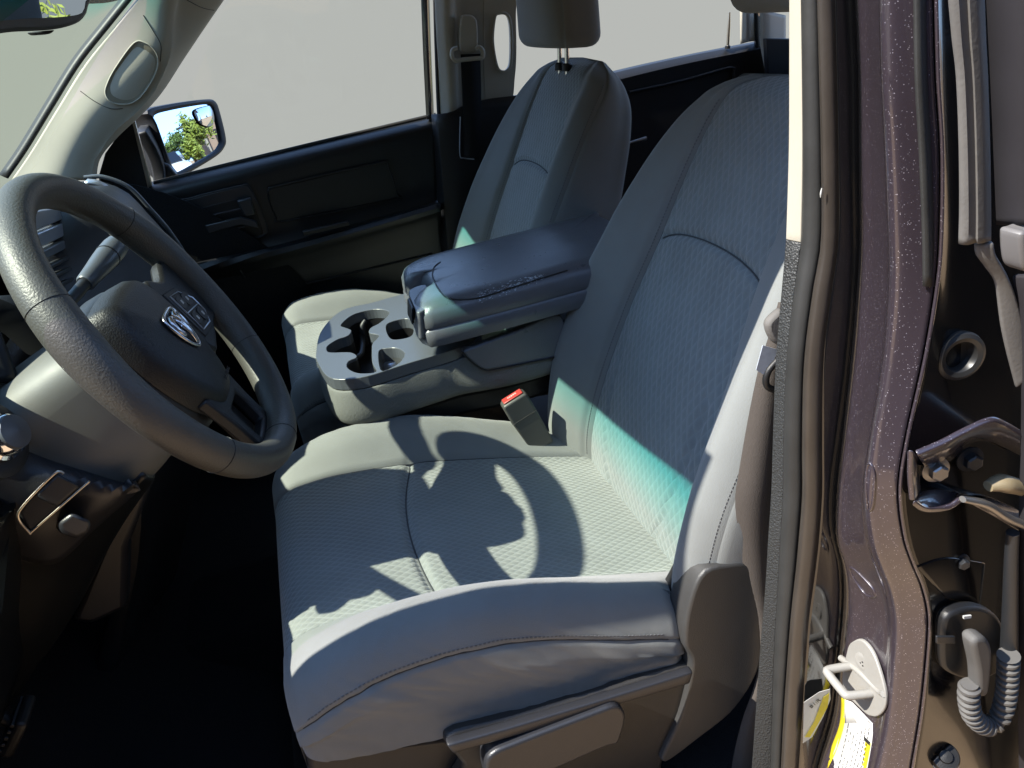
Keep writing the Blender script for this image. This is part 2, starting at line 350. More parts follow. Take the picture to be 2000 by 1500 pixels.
def seat(kind, dx, dy, label, group, flip):
    root = thing('car_seat', label, 'car seat', (dx, dy, -.25), group)
    T = lambda x, y, z: Vector((dx+x, dy+y*flip, z))
    # ---------------- cushion: half profile (|y|, z) at station x
    def zc(x): return lin([-.56, -.50, -.44, -.36, -.27, -.2, -.13, -.04, .06], [-.012, -.006, -.004, -.012, -.026, -.043, -.062, -.088, -.12], x)
    def hb(x): return lin([-.56, -.50, -.44, -.36, -.27, -.2, -.1, .06], [.006, .022, .040, .056, .062, .058, .044, .024], x)
    def zl(x): return lin([-.53, -.42, -.26, 0, .06], [-.125, -.15, -.175, -.20, -.205], x)
    def prof(x):
        c, b, l = zc(x), zc(x)+hb(x), zl(x)
        return [(0, c+.004), (.08, c+.003), (.166, c+.001), (.190, c+.005+.15*hb(x)), (.226, c+.82*hb(x)), (.256, b), (.280, b-.012), (.297, b-.045), (.302, b-.085), (.298, (b+l)*.5-.02), (.286, l)]
    NOSE = -.478+(.055 if kind == 'p' else 0); RN = .052
    # v: 0 rear .. 1 = start of nose, 1..2 nose arc, 2..3 front face
    def cush(u, v):
        sg = 1 if u >= 0 else -1
        if v <= 1:
            k_ = min(1, max(0, (abs(u)-2.75)/2)); xr = .06-.05*k_*k_*(3-2*k_)
            x = xr+(NOSE-xr)*v; h = 1; xf = x
        elif v <= 2:
            a = (v-1)*PI/2; x = NOSE-RN*math.sin(a); xf = x; h = None; drop = RN*(1-math.cos(a))*.8
        else: x = NOSE-RN+.012*(v-2)-.006*math.sin((v-2)*PI); xf = NOSE-RN; h = None; drop = None
        y, z = crv(prof(min(max(xf, -.54), .06)), abs(u))
        zlo = -.235
        if v > 1 and v <= 2:
            top_ = z; z = top_-drop if abs(u) < 6 else top_-drop*max(0, (10-abs(u))/4)
            k = 1-.10*((v-1)**2)*(abs(y)/.28)**2; y *= k
        elif v > 2:
            k = .90; f = v-2; zt = z-(RN*.8 if abs(u) < 6 else RN*.8*max(0, (10-abs(u))/4)); yk = 1-.10*(abs(y)/.28)**2
            z = zt+(zlo-zt)*f; y *= yk
        if v <= 1.2:                                        # seam across the cushion, bowed to the front
            xs = -.302-.02*(1-(y/.17)**2)+(.012*sg*flip*y/.17)
            z -= .0085*gro(x-xs, .0075)*max(0, 1-(abs(u)/3.2)**6)
            z += .010*math.exp(-((x+.20)/.11)**2)*max(0, 1-(abs(u)/3)**2)*-.4
        if v < .07 and abs(u) > 3.2:                       # the bolster's rear end is rounded off
            e_ = (1-math.sqrt(max(0, 1-(1-v/.07)**2)))*min(1, (abs(u)-3.2)/1.5); y -= .045*e_*(abs(u) > 5); z -= .05*e_*max(0, 1-abs(abs(u)-6)/4)
        z -= .006*gro(abs(u)-2.75, .16)
        if abs(u) > 3: z += .0018*noise.noise(Vector((x*14, y*9+sg, z*10+dy)))+(.0016*abs(noise.noise(Vector((x*34+y*40, y*10, dy))))*min(1, (abs(u)-3)/2))
        if abs(u) > 6.2 and v < 1.3:                                    # creased skirt cloth
            q = .004*noise.noise(Vector((x*17+z*19, sg*3, z*8+dy)))+.0035*abs(noise.noise(Vector((x*38+z*46, 4, z*14))))-.002
            y += q*min(1, (abs(u)-6.2)/1.5)
        if abs(u) > 6: y -= .004*gro(abs(u)-7.35, .07)
        return T(x, sg*y, z)
    VV = span(0, 1, 170)+span(1.04, 2, 18)+span(2.1, 3, 9)
    SU = 1
    for nm, a, b, n, m_, grp in (('seat_insert', -2.75, 2.75, 70, M_quilt, 0), ('bolster', -7.35, -2.75, 44, M_cloth_side, 0), ('bolster', 2.75, 7.35, 44, M_cloth_side, 0),
                           ('skirt', -10, -7.35, 22, M_cloth_side, 0), ('skirt', 7.35, 10, 22, M_cloth_side, 0)):
        def uvf(u, v, c=cush):
            p = c(u, min(v, 2.999)); return (p.y-dy, v*.54 if v <= 1 else .54+(v-1)*.08)
        patch(nm, cush, span(a, b, n), VV, m_, root, uvf)
    # stitching next to the bolster seam
    def stitches(name, fn, pts, r=.0011, ln=.0032):
        V = []; F = []
        P = [fn(*q) for q in pts]; P = cr(P, max(8, int(sum((P[i+1]-P[i]).length for i in range(len(P)-1))/.0056)))
        for i in range(0, len(P)-1):
            t = (P[i+1]-P[i]).normalized(); s = t.orthogonal().normalized(); b_ = t.cross(s); c = P[i]
            k = len(V)
            for e in (-1, 1):
                for a_, d_ in ((1, 0), (0, 1), (-1, 0), (0, -1)): V.append(c+t*ln*.5*e+(s*a_+b_*d_)*r)
            F += [(k+j, k+(j+1) % 4, k+4+(j+1) % 4, k+4+j) for j in range(4)]+[(k+3, k+2, k+1, k), (k+4, k+5, k+6, k+7)]
        return struct(mesh(name, V, F, M_thread, root, smooth=False), 'stuff')
    for sg in (-1, 1):
        stitches('stitching', cush, [(sg*7.12, v) for v in span(.1, 1.4, 24)])
    def seam(nm, fn, pts, r=.0015, lift_=(0, 0, 0)):
        P = [fn(*q)+Vector(lift_) for q in pts]
        return tube(nm, cr(P, max(12, len(P)*3)), r, M_seam, root, seg=6, raw=True)
    def vx(x, u): k_ = min(1, max(0, (abs(u)-2.75)/2)); xr = .06-.05*k_*k_*(3-2*k_); return (x-xr)/(NOSE-xr)
    def yq(u): return crv(prof(-.3), abs(u))[0]*(1 if u >= 0 else -1)
    seam('cross_seam', cush, [(u, vx(-.302-.02*(1-(yq(u)/.17)**2)+(.012*flip*yq(u)/.17), u)) for u in span(-2.6, 2.6, 24)])
    for sg in (-1, 1):
        seam('insert_seam', cush, [(sg*2.76, v) for v in span(.02, 1.6, 40)])
        seam('bolster_seam', cush, [(sg*7.35, v) for v in span(.08, 1.5, 40)], .0013)
    # ---------------- seat back
    SP = [(.050, -.150), (.058, -.06), (.088, .04), (.130, .14), (.176, .24), (.224, .34), (.272, .435), (.309, .50), (.338, .548)]
    S = .74
    def spine(s):
        t = s/S*(len(SP)-1); p = crv(SP, t); q = crv(SP, min(t+.02, len(SP)-1.0)); q0 = crv(SP, max(t-.02, 0))
        d = Vector((q[0]-q0[0], 0, q[1]-q0[1])).normalized(); return Vector((p[0], 0, p[1])), d, Vector((-d.z, 0, d.x))
    ss = [0, .08, .2, .32, .42, .50, .57, .62, .66, .70, .74]
    Wd = lambda s: lin(ss, [.274, .290, .296, .291, .275, .257, .238, .223, .206, .180, .132], s)
    Ad = lambda s: lin(ss, [.186, .186, .179, .168, .150, .142, .134, .128, .119, .104, .080], s)
    Bd = lambda s: lin(ss, [.030, .058, .070, .064, .052, .038, .024, .014, .006, 0, 0], s)
    Td = lambda s: lin(ss, [.14, .15, .15, .148, .142, .135, .125, .115, .10, .08, .045], s)
    def back(u, s):
        sg = 1 if u >= 0 else -1
        p, d, n = spine(s); W, a, b, t = Wd(s), Ad(s), Bd(s), Td(s)
        top_ = max(0, (s-.66)/.08); rd = .05*top_**2          # roll the top edge to the rear
        kk = min(1, W/.21)
        pr_ = [(0, .004), (a*.6, .004), (a*.97, .002), (a+.014*kk, .006*kk+.25*b), (max(W-.062*kk, a+.02*kk), b*.8), (W-.034*kk, b), (W-.008*kk, b-.022*kk), (W+.004*kk, b-.06*kk*t/.14), (W-.004*kk, -t*.62), (W-.035*kk, -t*.94), (0, -t)]
        y, h = crv(pr_, abs(u))
        if abs(u) < 2:
            k = 1-(abs(u)/2)**2
            h += (.008*math.exp(-((s-.27)/.11)**2)-.003*math.exp(-((s-.5)/.12)**2))*k
            sa = .425+.022*k; sb = .17-.03*(1-(abs(u)/2))    # lumbar pad outline
            h -= .006*gro(s-sa, .0055)
            e1 = (s-.30)/.16; 
            if s < .30: h -= .006*gro(abs(y)-a*.80*(1-.55*((.30-s)/.30)**2)*1.0, .006)*min(1, (.30-s)/.05)
        h -= .006*gro(abs(u)-2.1, .10)
        h -= .004*gro(abs(u)-6.35, .06) if abs(u) > 5.8 else 0
        if abs(u) > 2.4: h += .0015*noise.noise(Vector((y*10, s*12, dy)))
        h -= rd*.6*(1 if abs(u) < 4 else max(0, (9-abs(u))/5))
        q = p+n*h
        return T(q.x, sg*y-(.012 if kind == 'd' else 0), q.z)
    SS = span(0, .74, 230)
    uvb = lambda u, s: (back(u, s).y-dy, s*1.0)
    patch('back_insert', back, span(-2.1, 2.1, 60), SS, M_quilt_big, root, uvb)
    for sg in (-1, 1):
        patch('back_bolster', back, span(sg*2.1, sg*6.35, 44), SS, M_cloth_side, root, uvb)
        stitches('stitching', back, [(sg*6.18, s) for s in span(.05, .66, 24)])
        stitches('stitching', back, [(sg*2.32, s) for s in span(.05, .66, 24)])
    patch('back_shell', back, span(-10, -6.35, 18)+[], SS, M_cloth_side if kind == 'p' else M_cloth_side, root, uvb)
    patch('back_shell', back, span(6.35, 10, 18), SS, M_cloth_side, root, uvb)
    for sg in (-1, 1): seam('back_seam', back, [(sg*2.1, s) for s in span(.06, .72, 40)])
    seam('lumbar_seam', back, [(u, .425+.022*(1-(abs(u)/2)**2)) for u in span(-1.95, 1.95, 40)], .0013, (-.0012, 0, .0005))
    # top cap
    rim_ = [back(u, .74) for u in span(-10, 10, 61)]
    c0 = sum(rim_, Vector())/len(rim_)
    mesh('back_cap', rim_+[c0+Vector((.004, 0, .006))], [(i, i+1, 61) for i in range(60)], M_cloth_side, root)
    # ---------------- headrest on two posts
    p, d, n = spine(.735)
    hb_ = Vector((p.x+(-.022 if kind == 'p' else .055), 0, p.z-(.018 if kind == 'p' else -.03))); ax = Vector((.10, 0, 1)).normalized(); fw = Vector((-1, 0, .10)).normalized()
    for s in (-.024, .024):
        a = hb_+Vector((-.012 if kind == 'd' else 0, s*1.0, -.03 if kind == 'p' else -.10))
        tube('headrest_post', [T(*(a)), T(*(a+ax*(.16 if kind == 'p' else .22)))], .0055, M_chrome, root, seg=12)
        lathe('post_collar', T(*(a+ax*.030)), ax, [(.012, -.01), (.012, .004), (.009, .007), (.0058, .007)], M_black, root, seg=16)
    def head(u, v):
        a = PI*2*u; z = v                                       # v 0..1 from bottom to top
        hh = .20; r = .028
        W = .150*(1-.10*v); Tk = .060
        e = min(v, 1-v)*hh
        k = 1 if e > r else math.sqrt(max(0, 1-((r-e)/r)**2))
        wx = W-r*(1-k)*1.0; tx = Tk-r*(1-k)*1.0
        c_, s_ = math.cos(a), math.sin(a)
        y = wx*math.copysign(abs(c_)**.42, c_); f = tx*math.copysign(abs(s_)**.55, s_)
        f += .012*(1-(y/W)**2) if s_ > 0 else 0
        g = gro(abs(c_)-.86, .02) if s_ > 0 else 0
        q = hb_+ax*(.042+hh*v)+fw*(f-.004*g+.006+.012*v)
        return T(q.x, y, q.z)
    UU = span(0, 1, 97); V_ = [0, .01, .03, .06, .1, .14]+span(.18, .82, 20)+[.86, .9, .94, .97, .99, 1]
    hp = patch('headrest', head, UU, V_, M_cloth_side, root)
    for v, nm in ((0, 'headrest_base'), (1, 'headrest_top')):
        ring = [head(u, v) for u in span(0, 1, 97)[:-1]]; c0 = sum(ring, Vector())/96
        mesh(nm, ring+[c0], [(i, (i+1) % 96, 96) for i in range(96)], M_cloth_side, root)
    return root, T, cush, back

drv, TD, cushD, backD = seat('d', 0, 0, "grey cloth driver's seat nearest the open door, behind the steering wheel", 'front bucket seats', 1)
pas, TP, cushP, backP = seat('p', .0, .815, 'grey cloth passenger seat beyond the centre console, its headrest in full view', 'front bucket seats', -1)
# ------------------------------------------------------------------ cabin shell: floor, roof, windscreen, pillars
YC = .41
def EXT(q): t = min(1, max(0, (q-.6)/.3)); return .042*t*t*(3-2*t)       # far corner of glass and header raised to let more sun in
cabin = thing('cabin_shell', 'beige and black truck cabin shell: roof, floor, firewall and driver sill round the seats', 'truck cabin', (0, YC, -.45))
Zf = -.46
mesh('floor_carpet', [(-1.1, -.36, Zf), (1.4, -.36, Zf), (1.4, 1.15, Zf), (-1.1, 1.15, Zf)], [(0, 1, 2, 3)], M_carpet, cabin, solid=.02)
sheet('firewall', [[(-.98, -.40, .40), (-1.02, -.40, 0), (-.90, -.40, -.30), (-.62, -.40, Zf+.003)], [(-.98, 1.15, .40), (-1.02, 1.15, 0), (-.90, 1.15, -.30), (-.62, 1.15, Zf+.003)]], M_carpet, cabin, n=20, thick=.015)
box('door_sill', (-.2, -.395, -.47), (1.9, .10, .07), M_black, cabin, bev=.015)
box('sill_scuff_plate', (-.2, -.395, -.432), (1.5, .075, .006), M_dark, cabin, bev=.002)
# transmission hump and rear of the cab
slab('floor_hump', [(-1.0, .22, Zf+.003), (-1.0, .28, Zf+.10), (-1.0, .54, Zf+.10), (-1.0, .60, Zf+.003)], (2.2, 0, 0), M_carpet, cabin, bev=.03)
def roof_row(y, dz): return [(-.43, y, .80+dz), (-.25, y, .865+dz), (.1, y, .90+dz), (.6, y, .90+dz), (1.3, y, .85+dz)]
def hx(y): return -.568-.056*max(0, 1-((y-YC)/.64)**2)+EXT((y-YC)/.65)*1.07
HY = [-.262, -.18, -.05, .1, .25, YC, .57, .72, .87, 1.02, 1.12]
def hz(y): return .80+EXT((y-YC)/.65)+.02*max(0, 1-((y-YC)/.66)**2)-.02*(abs(y-YC) > .68)
sheet('header_rail', [[(hx(y)-.004, y, .788+EXT((y-YC)/.65)) for y in HY], [(hx(y)+.004, y, hz(y)+.05) for y in HY]], M_beige, cabin, n=40, thick=.02)
def roof_row(y): e = -.02 if abs(y-YC) > .68 else 0; return [(hx(y)+.004, y, hz(y)), (-.38, y, .868+e), (.1, y, .905+e), (.6, y, .905+e), (1.3, y, .86+e)]
sheet('headliner', [roof_row(y) for y in HY], M_beige, cabin, n=20, m=40, across=True, thick=.03, soff=1)
# rear wall of the cab with the gap of the back window
sheet('rear_wall', [[(1.36, -.36, Zf), (1.36, 1.15, Zf)], [(1.36, -.36, .36), (1.36, 1.15, .36)]], M_black, cabin, n=4, thick=.02)
bench = thing('rear_bench', 'black rear bench in deep shade behind the front seats', 'rear seat', (1.0, YC, Zf))
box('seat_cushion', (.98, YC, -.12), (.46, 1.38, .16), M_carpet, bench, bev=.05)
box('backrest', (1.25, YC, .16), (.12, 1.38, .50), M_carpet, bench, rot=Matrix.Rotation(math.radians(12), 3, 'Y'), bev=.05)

# windscreen: glass with the green shade band along its top edge
ws = thing('windscreen', 'sloping clear windscreen with a green shade band, left of the beige windscreen pillar', 'windscreen', (-.9, YC, .5))
NW = 25; V = []; UV = []
for i in range(NW):
    v = i/(NW-1)
    for j in range(NW):
        q = j/(NW-1)*2-1
        bow = .085*(1-q*q)*(1-v*.35)
        ex = EXT(q); x = -.94+(.37+ex*1.07)*v-bow; z = .455+(.345+ex)*v+.012*math.sin(PI*v)
        V.append((x, YC+q*(.655-.035*v), z)); k_ = min(1, max(0, (q-.08)/.35)); UV.append((q*.5+.5, v-.05*k_*k_*(3-2*k_)*(v > .5)*(v-.5)*2-.10*(1-q*q)*(v > .5)))
BAND = [(.0, (.88, .95, .84)), (.775, (.87, .95, .84)), (.86, (.50, .92, .80)), (.935, (.13, .68, .62)), (1.0, (.01, .14, .14))]
mesh('glass_pane', V, gridfaces(NW, NW), glass('windscreen glass', (.9, .96, .9), BAND), ws, uv=UV)
# windscreen pillars: near one out of frame, far one in view
def pillar(rows, name): return sheet(name, rows, M_beige, None, n=40, m=18, across=True, thick=.012)
pa = thing('windscreen_pillar', 'sloping beige windscreen pillar trim with an oval grille, beyond the steering wheel', 'pillar trim', (-.85, 1.05, .45))
Ledge = [at(22, 352, y=1.06), at(60, 297, y=1.06), at(112, 212, y=1.06), at(165, 127, y=1.06), at(222, 55, y=1.05), at(290, -30, y=1.03), at(330, -90, y=1.01)]
crest = [at(110, 352, y=1.035), at(135, 297, y=1.04), at(180, 224, y=1.04), at(240, 160, y=1.04), at(298, 95, y=1.035), at(322, 10, y=1.03), at(342, -60, y=1.01)]
crest2 = [at(172, 352, y=1.055), at(184, 308, y=1.055), at(222, 255, y=1.055), at(288, 190, y=1.055), at(328, 112, y=1.05), at(344, 14, y=1.045), at(362, -60, y=1.02)]
crest3 = [at(177, 352, y=1.062), at(188, 309, y=1.062), at(225, 258, y=1.062), at(292, 192, y=1.062), at(334, 112, y=1.058), at(351, 14, y=1.055), at(370, -60, y=1.03)]
Redge = [at(188, 352, y=1.125), at(196, 310, y=1.125), at(230, 268, y=1.125), at(306, 194, y=1.125), at(364, 108, y=1.12), at(432, 4, y=1.11), at(475, -60, y=1.09)]
Rback = [p+Vector((-.02, .05, .0)) for p in Redge]
sheet('pillar_trim', [Ledge, crest, crest2, crest3, Redge, Rback], M_beige, pa, n=60, m=60, across=True, thick=.012)
sheet('glass_seal', [[p+Vector((-.006, .004, .004)) for p in Ledge], [p+Vector((-.022, .02, .012)) for p in Ledge]], M_black, pa, n=30, thick=.006)
def near_pillar_surface(qx, qy):                                                  # put grille points a few mm in front of the trim
    return at(qx, qy, y=1.0)
GR = [(262, 84), (284, 84), (301, 97), (309, 118), (303, 146), (281, 182), (262, 199), (243, 204), (218, 200), (206, 184), (209, 165), (226, 132)]
from mathutils.bvhtree import BVHTree
def bvh(o):
    dg = bpy.context.evaluated_depsgraph_get(); return BVHTree.FromObject(o, dg), ORG[o]
def onto(objs, qx, qy, off=0):
    """first hit of the sight line with some surfaces, shifted back towards the eye by off"""
    d = (_f+CR*((qx-1000)/FPX)-CU*((qy-750)/FPX)).normalized(); best = None
    for T_, og in objs:
        h = T_.ray_cast(CAM-og, d)
        if h[0] is not None and (best is None or h[3] < best[3]): best = h; bo = og
    return None if best is None else best[0]+bo-d*off
bpy.context.view_layer.update()
BT = [bvh([o for o in pa.children if o.name.startswith('pillar_trim')][0])]
gp = [onto(BT, *q, off=.003) or at(*q, y=1.0) for q in GR]
gpo = cr(gp, 48, True)
cen = sum(gpo, Vector())/48
mesh('speaker_grille', gpo+[cen.lerp(p, .5)-(CAM-cen).normalized()*.006 for p in gpo]+[cen-(CAM-cen).normalized()*.008],
     [(i, (i+1) % 48, 48+(i+1) % 48, 48+i) for i in range(48)]+[(48+i, 48+(i+1) % 48, 96) for i in range(48)], M_beige2, pa)
tube('grille_rim', gp, .0016, M_beige, pa, seg=8, n=64, closed=True)
for nm, pts in (('trim_joint', [(280, 30), (300, 62), (314, 88), (313, 120)]), ('trim_joint', [(157, 178), (185, 198), (215, 212), (240, 212)]), ('trim_joint', [(365, 0), (395, 15), (418, 20)])):
    pp = [onto(BT, *q, off=.0004) for q in pts]
    if all(p is not None for p in pp): tube(nm, pp, .0009, M_shield, pa, seg=6, n=20)
# near windscreen pillar (shades the near edge of the seat)
pn = thing('windscreen_pillar', 'near windscreen pillar above the open driver door, outside the left of the picture', 'pillar trim', (-.9, -.2, .45))
R1 = [(-1.0, -.285, .40), (-.90, -.285, .495), (-.80, -.285, .585), (-.70, -.28, .677), (-.62, -.268, .75), (-.53, -.262, .82)]
R2 = [(a+.005, b-.022, c-.006) for a, b, c in R1]; R3 = [(a+.01, b-.045, c-.01) for a, b, c in R1]
sheet('pillar_trim', [R1, R2, R3], M_beige, pn, n=30, m=12, across=True, thick=.02)

# ------------------------------------------------------------------ dashboard
dash = thing('dashboard', 'dark dashboard with centre stack and instrument hood behind the steering wheel', 'dashboard', (-.8, YC, .2))
def drow(y, off=0, dz=0): return [(-1.02+off, y, .44), (-.92+off, y, .43+dz), (-.84+off, y, .405+dz), (-.79+off, y, .365+dz), (-.785+off, y, .33+dz), (-.765+off, y, .30), (-.80+off, y, .20), (-.86, y, .08), (-.90, y, -.02)]
sheet('dash_body', [drow(-.33, 0, -.17), drow(-.2, 0, -.16), drow(-.08, 0, -.08), drow(.0, 0, 0), drow(.12, -.05), drow(.3, -.06), drow(.48, -.06), drow(.62), drow(.8), drow(1.09)], M_door, dash, n=40, m=16, across=True, thick=.02)
CSP = [(-.90, .505), (-.76, .517), (-.714, .505), (-.683, .500), (-.647, .474), (-.625, .43), (-.599, .363), (-.576, .251), (-.585, .15), (-.64, .0), (-.72, -.15), (-.80, -.30)]
def CSK(y): return lin([.215, .30, .40, .48, .60], [1, .95, .6, 0, 0], y)
def csrow(y, dx=0, dz=0): k = CSK(y); return [(a-.12*k+dx, y, b-.07*k+dz) for a, b in CSP]
sheet('centre_stack', [csrow(.205, -.05, -.02), csrow(.215, -.012, -.004), csrow(.24), csrow(.30), csrow(.36), csrow(.42), csrow(.47), csrow(.53), csrow(.575), csrow(.60, -.012, -.004), csrow(.61, -.05, -.02)], M_dark, dash, n=50, thick=.02)
# bright trim down the edge of the stack
tr = [at(172, 358, y=.56), at(196, 362, y=.56), at(222, 380, y=.56), at(262, 428, y=.56), at(285, 462, y=.56)]
sheet('stack_trim', [[p+Vector((.0, -.02, .006)) for p in tr], [p+Vector((.002, .0, .008)) for p in tr]], M_silver, dash, n=24, thick=.004)
for o_y in (.597,):
    tube('stack_edge', [(a+.003, o_y, b+.004) for a, b in CSP[2:8]], .004, M_tray, dash, seg=8, n=40)
# instrument hood
def hood(y, k): return [(-.98, y, .44), (-.90, y, .44+.095*k), (-.80, y, .44+.095*k), (-.735, y, .43+.085*k), (-.725, y, .425+.075*k)]
sheet('instrument_hood', [hood(-.05, -.6), hood(-.03, .1), hood(-.0, .6), hood(.03, .9), hood(.08, .95), hood(.14, .75), hood(.165, 0)], M_door, dash, n=24, m=40, across=True, thick=.012)
slab('instrument_panel', [(-.80, -.02, .41), (-.80, .12, .41), (-.83, .12, .50), (-.83, .0, .50)], (-.02, 0, 0), M_teal_screen, dash, bev=.004)
# centre stack: display, vent, knobs seen through the wheel
def stk(y, t):
    """point of the stack face at height fraction"""
    k = CSK(y); return lin([b-.07*k for a, b in CSP[2:8]][::-1], [a-.12*k for a, b in CSP[2:8]][::-1], t)+.006
def splate(name, y0, y1, z0, z1, m, d=.006, bev=.002):
    return slab(name, [(stk(y0, z0), y0, z0), (stk(y0, z1), y0, z1), (stk(y1, z1), y1, z1), (stk(y1, z0), y1, z0)], (d, 0, 0), m, dash, bev=bev)
# centre face of the dash seen through the wheel rim
XF = -.735
pxx = lambda pts, d=0: px(pts, x=XF+d)
for q, m_ in (([(66, 412), (118, 404), (146, 418), (72, 450)], M_silver), ([(72, 456), (150, 424), (172, 438), (82, 482)], M_silver), ([(84, 490), (176, 443), (190, 452), (92, 506)], M_tray)):
    slab('dash_trim_strip', pxx(q, .004), (-.02, 0, 0), m_, dash, bev=.002)
slab('display_bezel', pxx([(217, 462), (262, 512), (268, 530), (226, 566), (180, 535)], .006), (-.02, 0, 0), M_tray, dash, bev=.003)
slab('display_screen', pxx([(218, 472), (252, 514), (222, 555), (189, 530)], .0085), (-.02, 0, 0), mat('olive reflection colour', (.10, .095, .02), .15, vary=.6, vscale=40), dash, bev=.001)  # yellow-green outdoor reflection painted into the screen colour
tube('display_trim', pxx([(222, 468), (250, 496), (276, 524), (296, 548)], .008), .0028, M_chrome, dash, n=20)
for q, r in (((286, 560), .014), ((304, 582), .012)):
    c_ = at(*q, x=XF+.004); lathe('control_knob', c_, (1, -.1, .15), [(r, 0), (r, .012), (r*.8, .017), (0, .018)], M_dark, dash)
    lathe('knob_ring', c_, (1, -.1, .15), [(r*1.15, 0), (r*1.15, .005), (r, .007)], M_chrome, dash)
for k in range(4): slab('vent_slat', pxx([(96+k*12, 520+k*16), (150+k*6, 492+k*20), (152+k*6, 498+k*20), (98+k*12, 527+k*16)], .006), (-.02, 0, 0), M_dark, dash, bev=.001)
# lower driver side: headlamp knob, knee panel, brake release
P = lambda q, y: at(q[0], q[1], y=y)
knee = [[(-60, 560), (-10, 700), (55, 815), (130, 880), (235, 935), (262, 930)],
        [(-60, 820), (0, 880), (80, 905), (165, 925), (240, 945), (265, 940)],
        [(-60, 960), (0, 1000), (60, 1020), (150, 1000), (215, 985), (262, 950)],
        [(-60, 1060), (-10, 1078), (60, 1098), (115, 1098), (190, 1030), (270, 960)]]
sheet('lower_panel', [[P(q, y) for q in r] for r, y in zip(knee, (.03, -.11, -.12, -.09))], M_shield2, dash, n=36, m=24, across=True, thick=.012)
kn2 = [[(-60, 1040), (100, 1090), (200, 1010), (285, 930)], [(-60, 1250), (70, 1190), (180, 1080), (300, 940)], [(-60, 1480), (60, 1320), (150, 1190), (240, 1010)]]
sheet('knee_panel', [[P(q, y) for q in r] for r, y in zip(kn2, (-.09, -.05, -.0))], M_door, dash, n=36, m=18, across=True, thick=.012)
slab('footwell_duct', [P(q, .06) for q in [(138, 1215), (180, 1222), (248, 1190), (250, 1070), (305, 930), (250, 940)]], (.0, .05, .0), M_shield2, dash, bev=.01)
kc = at(2, 853, y=-.14); kd = (CAM-kc); kd = Vector((.90, -.35, .25)).normalized()
lathe('headlamp_knob', kc, kd, [(.027, -.012), (.027, 0), (.0235, .003), (.0225, .014), (.020, .017)], M_chrome, dash)
lathe('knob_cap', kc+kd*.0172, kd, [(.0196, 0), (.019, .004), (.010, .006), (.0, .008)], M_tray, dash)
lathe('knob_bezel', kc-kd*.010, kd, [(.044, -.01), (.044, .0), (.038, .003), (.033, .003)], M_dark, dash)
# brake release handle
brk = [(20, 1020), (60, 965), (105, 930), (168, 925), (150, 975), (60, 1045)]
slab('brake_release', px([(34, 1000), (62, 965), (108, 921), (162, 953), (60, 1043)], y=-.145), (-.01, .02, -.012), M_black, dash, bev=.004)
tube('release_edge', px([(60, 1043), (36, 1012), (48, 985), (108, 924), (124, 925)], y=-.146), .0016, M_brass, dash, seg=8, n=30)
tube('release_edge', px([(58, 1042), (175, 940)], y=-.146), .0014, M_brass, dash, seg=8, n=8)
slab('release_grip', px([(68, 968), (112, 925), (158, 950), (112, 990)], y=-.148), (-.006, .01, -.006), M_dark, dash, bev=.003)
slab('hood_release', px([(112, 1022), (140, 1000), (180, 1018), (176, 1040), (150, 1052), (118, 1040)], y=-.15), (-.015, .03, -.015), M_shield2, dash, bev=.005)
# pedal
ped = thing('foot_pedal', 'ribbed rubber parking brake pedal low in the dark footwell', 'pedal', at(36, 1420, y=-.12))
pc = at(36, 1417, y=-.12); pr_ = Matrix.Rotation(math.radians(-50), 3, 'Y')
box('pedal_pad', pc, (.06, .055, .016), M_black, ped, rot=pr_, bev=.006)
for i in range(5): box('pedal_rib', pc+pr_ @ Vector((-.022+.011*i, 0, .009)), (.005, .05, .005), M_dark, ped, rot=pr_, bev=.001)
tube('pedal_arm', [pc, pc+Vector((-.05, 0, .10)), pc+Vector((-.07, 0, .25))], .008, M_black, ped, n=12)

# ------------------------------------------------------------------ steering wheel and column
WC = Vector((-.553, -.021, .392)); TL, YA = .469, -.086
Nn = Vector((math.cos(TL)*math.cos(YA), math.cos(TL)*math.sin(YA), math.sin(TL)))
E1 = Vector((0, 0, 1)).cross(Nn).normalized(); E2 = Nn.cross(E1)
def W(u, v, h=0): return WC+E1*u+E2*v+Nn*h
wheel = thing('steering_wheel', 'grained grey steering wheel with chrome badge on its dark airbag cover', 'steering wheel', W(0, 0, -.02))
RM = .206
V = []; NS, NT = 24, 120
for i in range(NT):
    a = 2*PI*i/NT
    thick = 1+.10*math.exp(-((math.sin(a)-.35)/.25)**2)*(abs(math.cos(a))>.5)
    rr, rh = .0200*thick, .0225*thick
    for k in range(NS):
        b = 2*PI*k/NS; c_, s_ = math.cos(b), math.sin(b)
        V.append(W((RM+rr*c_)*math.cos(a), (RM+rr*c_)*math.sin(a), rh*s_))
F = gridfaces(NT, NS, True)+[((NT-1)*NS+j, (NT-1)*NS+(j+1) % NS, (j+1) % NS, j) for j in range(NS)]
rim = mesh('rim', V, F, M_rim, wheel)
for a in (35, 148, 215, 325, 268):
    a = math.radians(a); t = Vector((math.cos(a), math.sin(a)))
    pts = []
    for k in range(28):
        b = 2*PI*k/28; thick = 1+.10*math.exp(-((math.sin(a)-.35)/.25)**2)*(abs(math.cos(a))>.5)
        pts.append(W(t.x*(RM+.0200*thick*math.cos(b)), t.y*(RM+.0200*thick*math.cos(b)), .0225*thick*math.sin(b)))
    tube('rim_joint', pts, .0006, M_black, rim, seg=6, closed=True, raw=True)
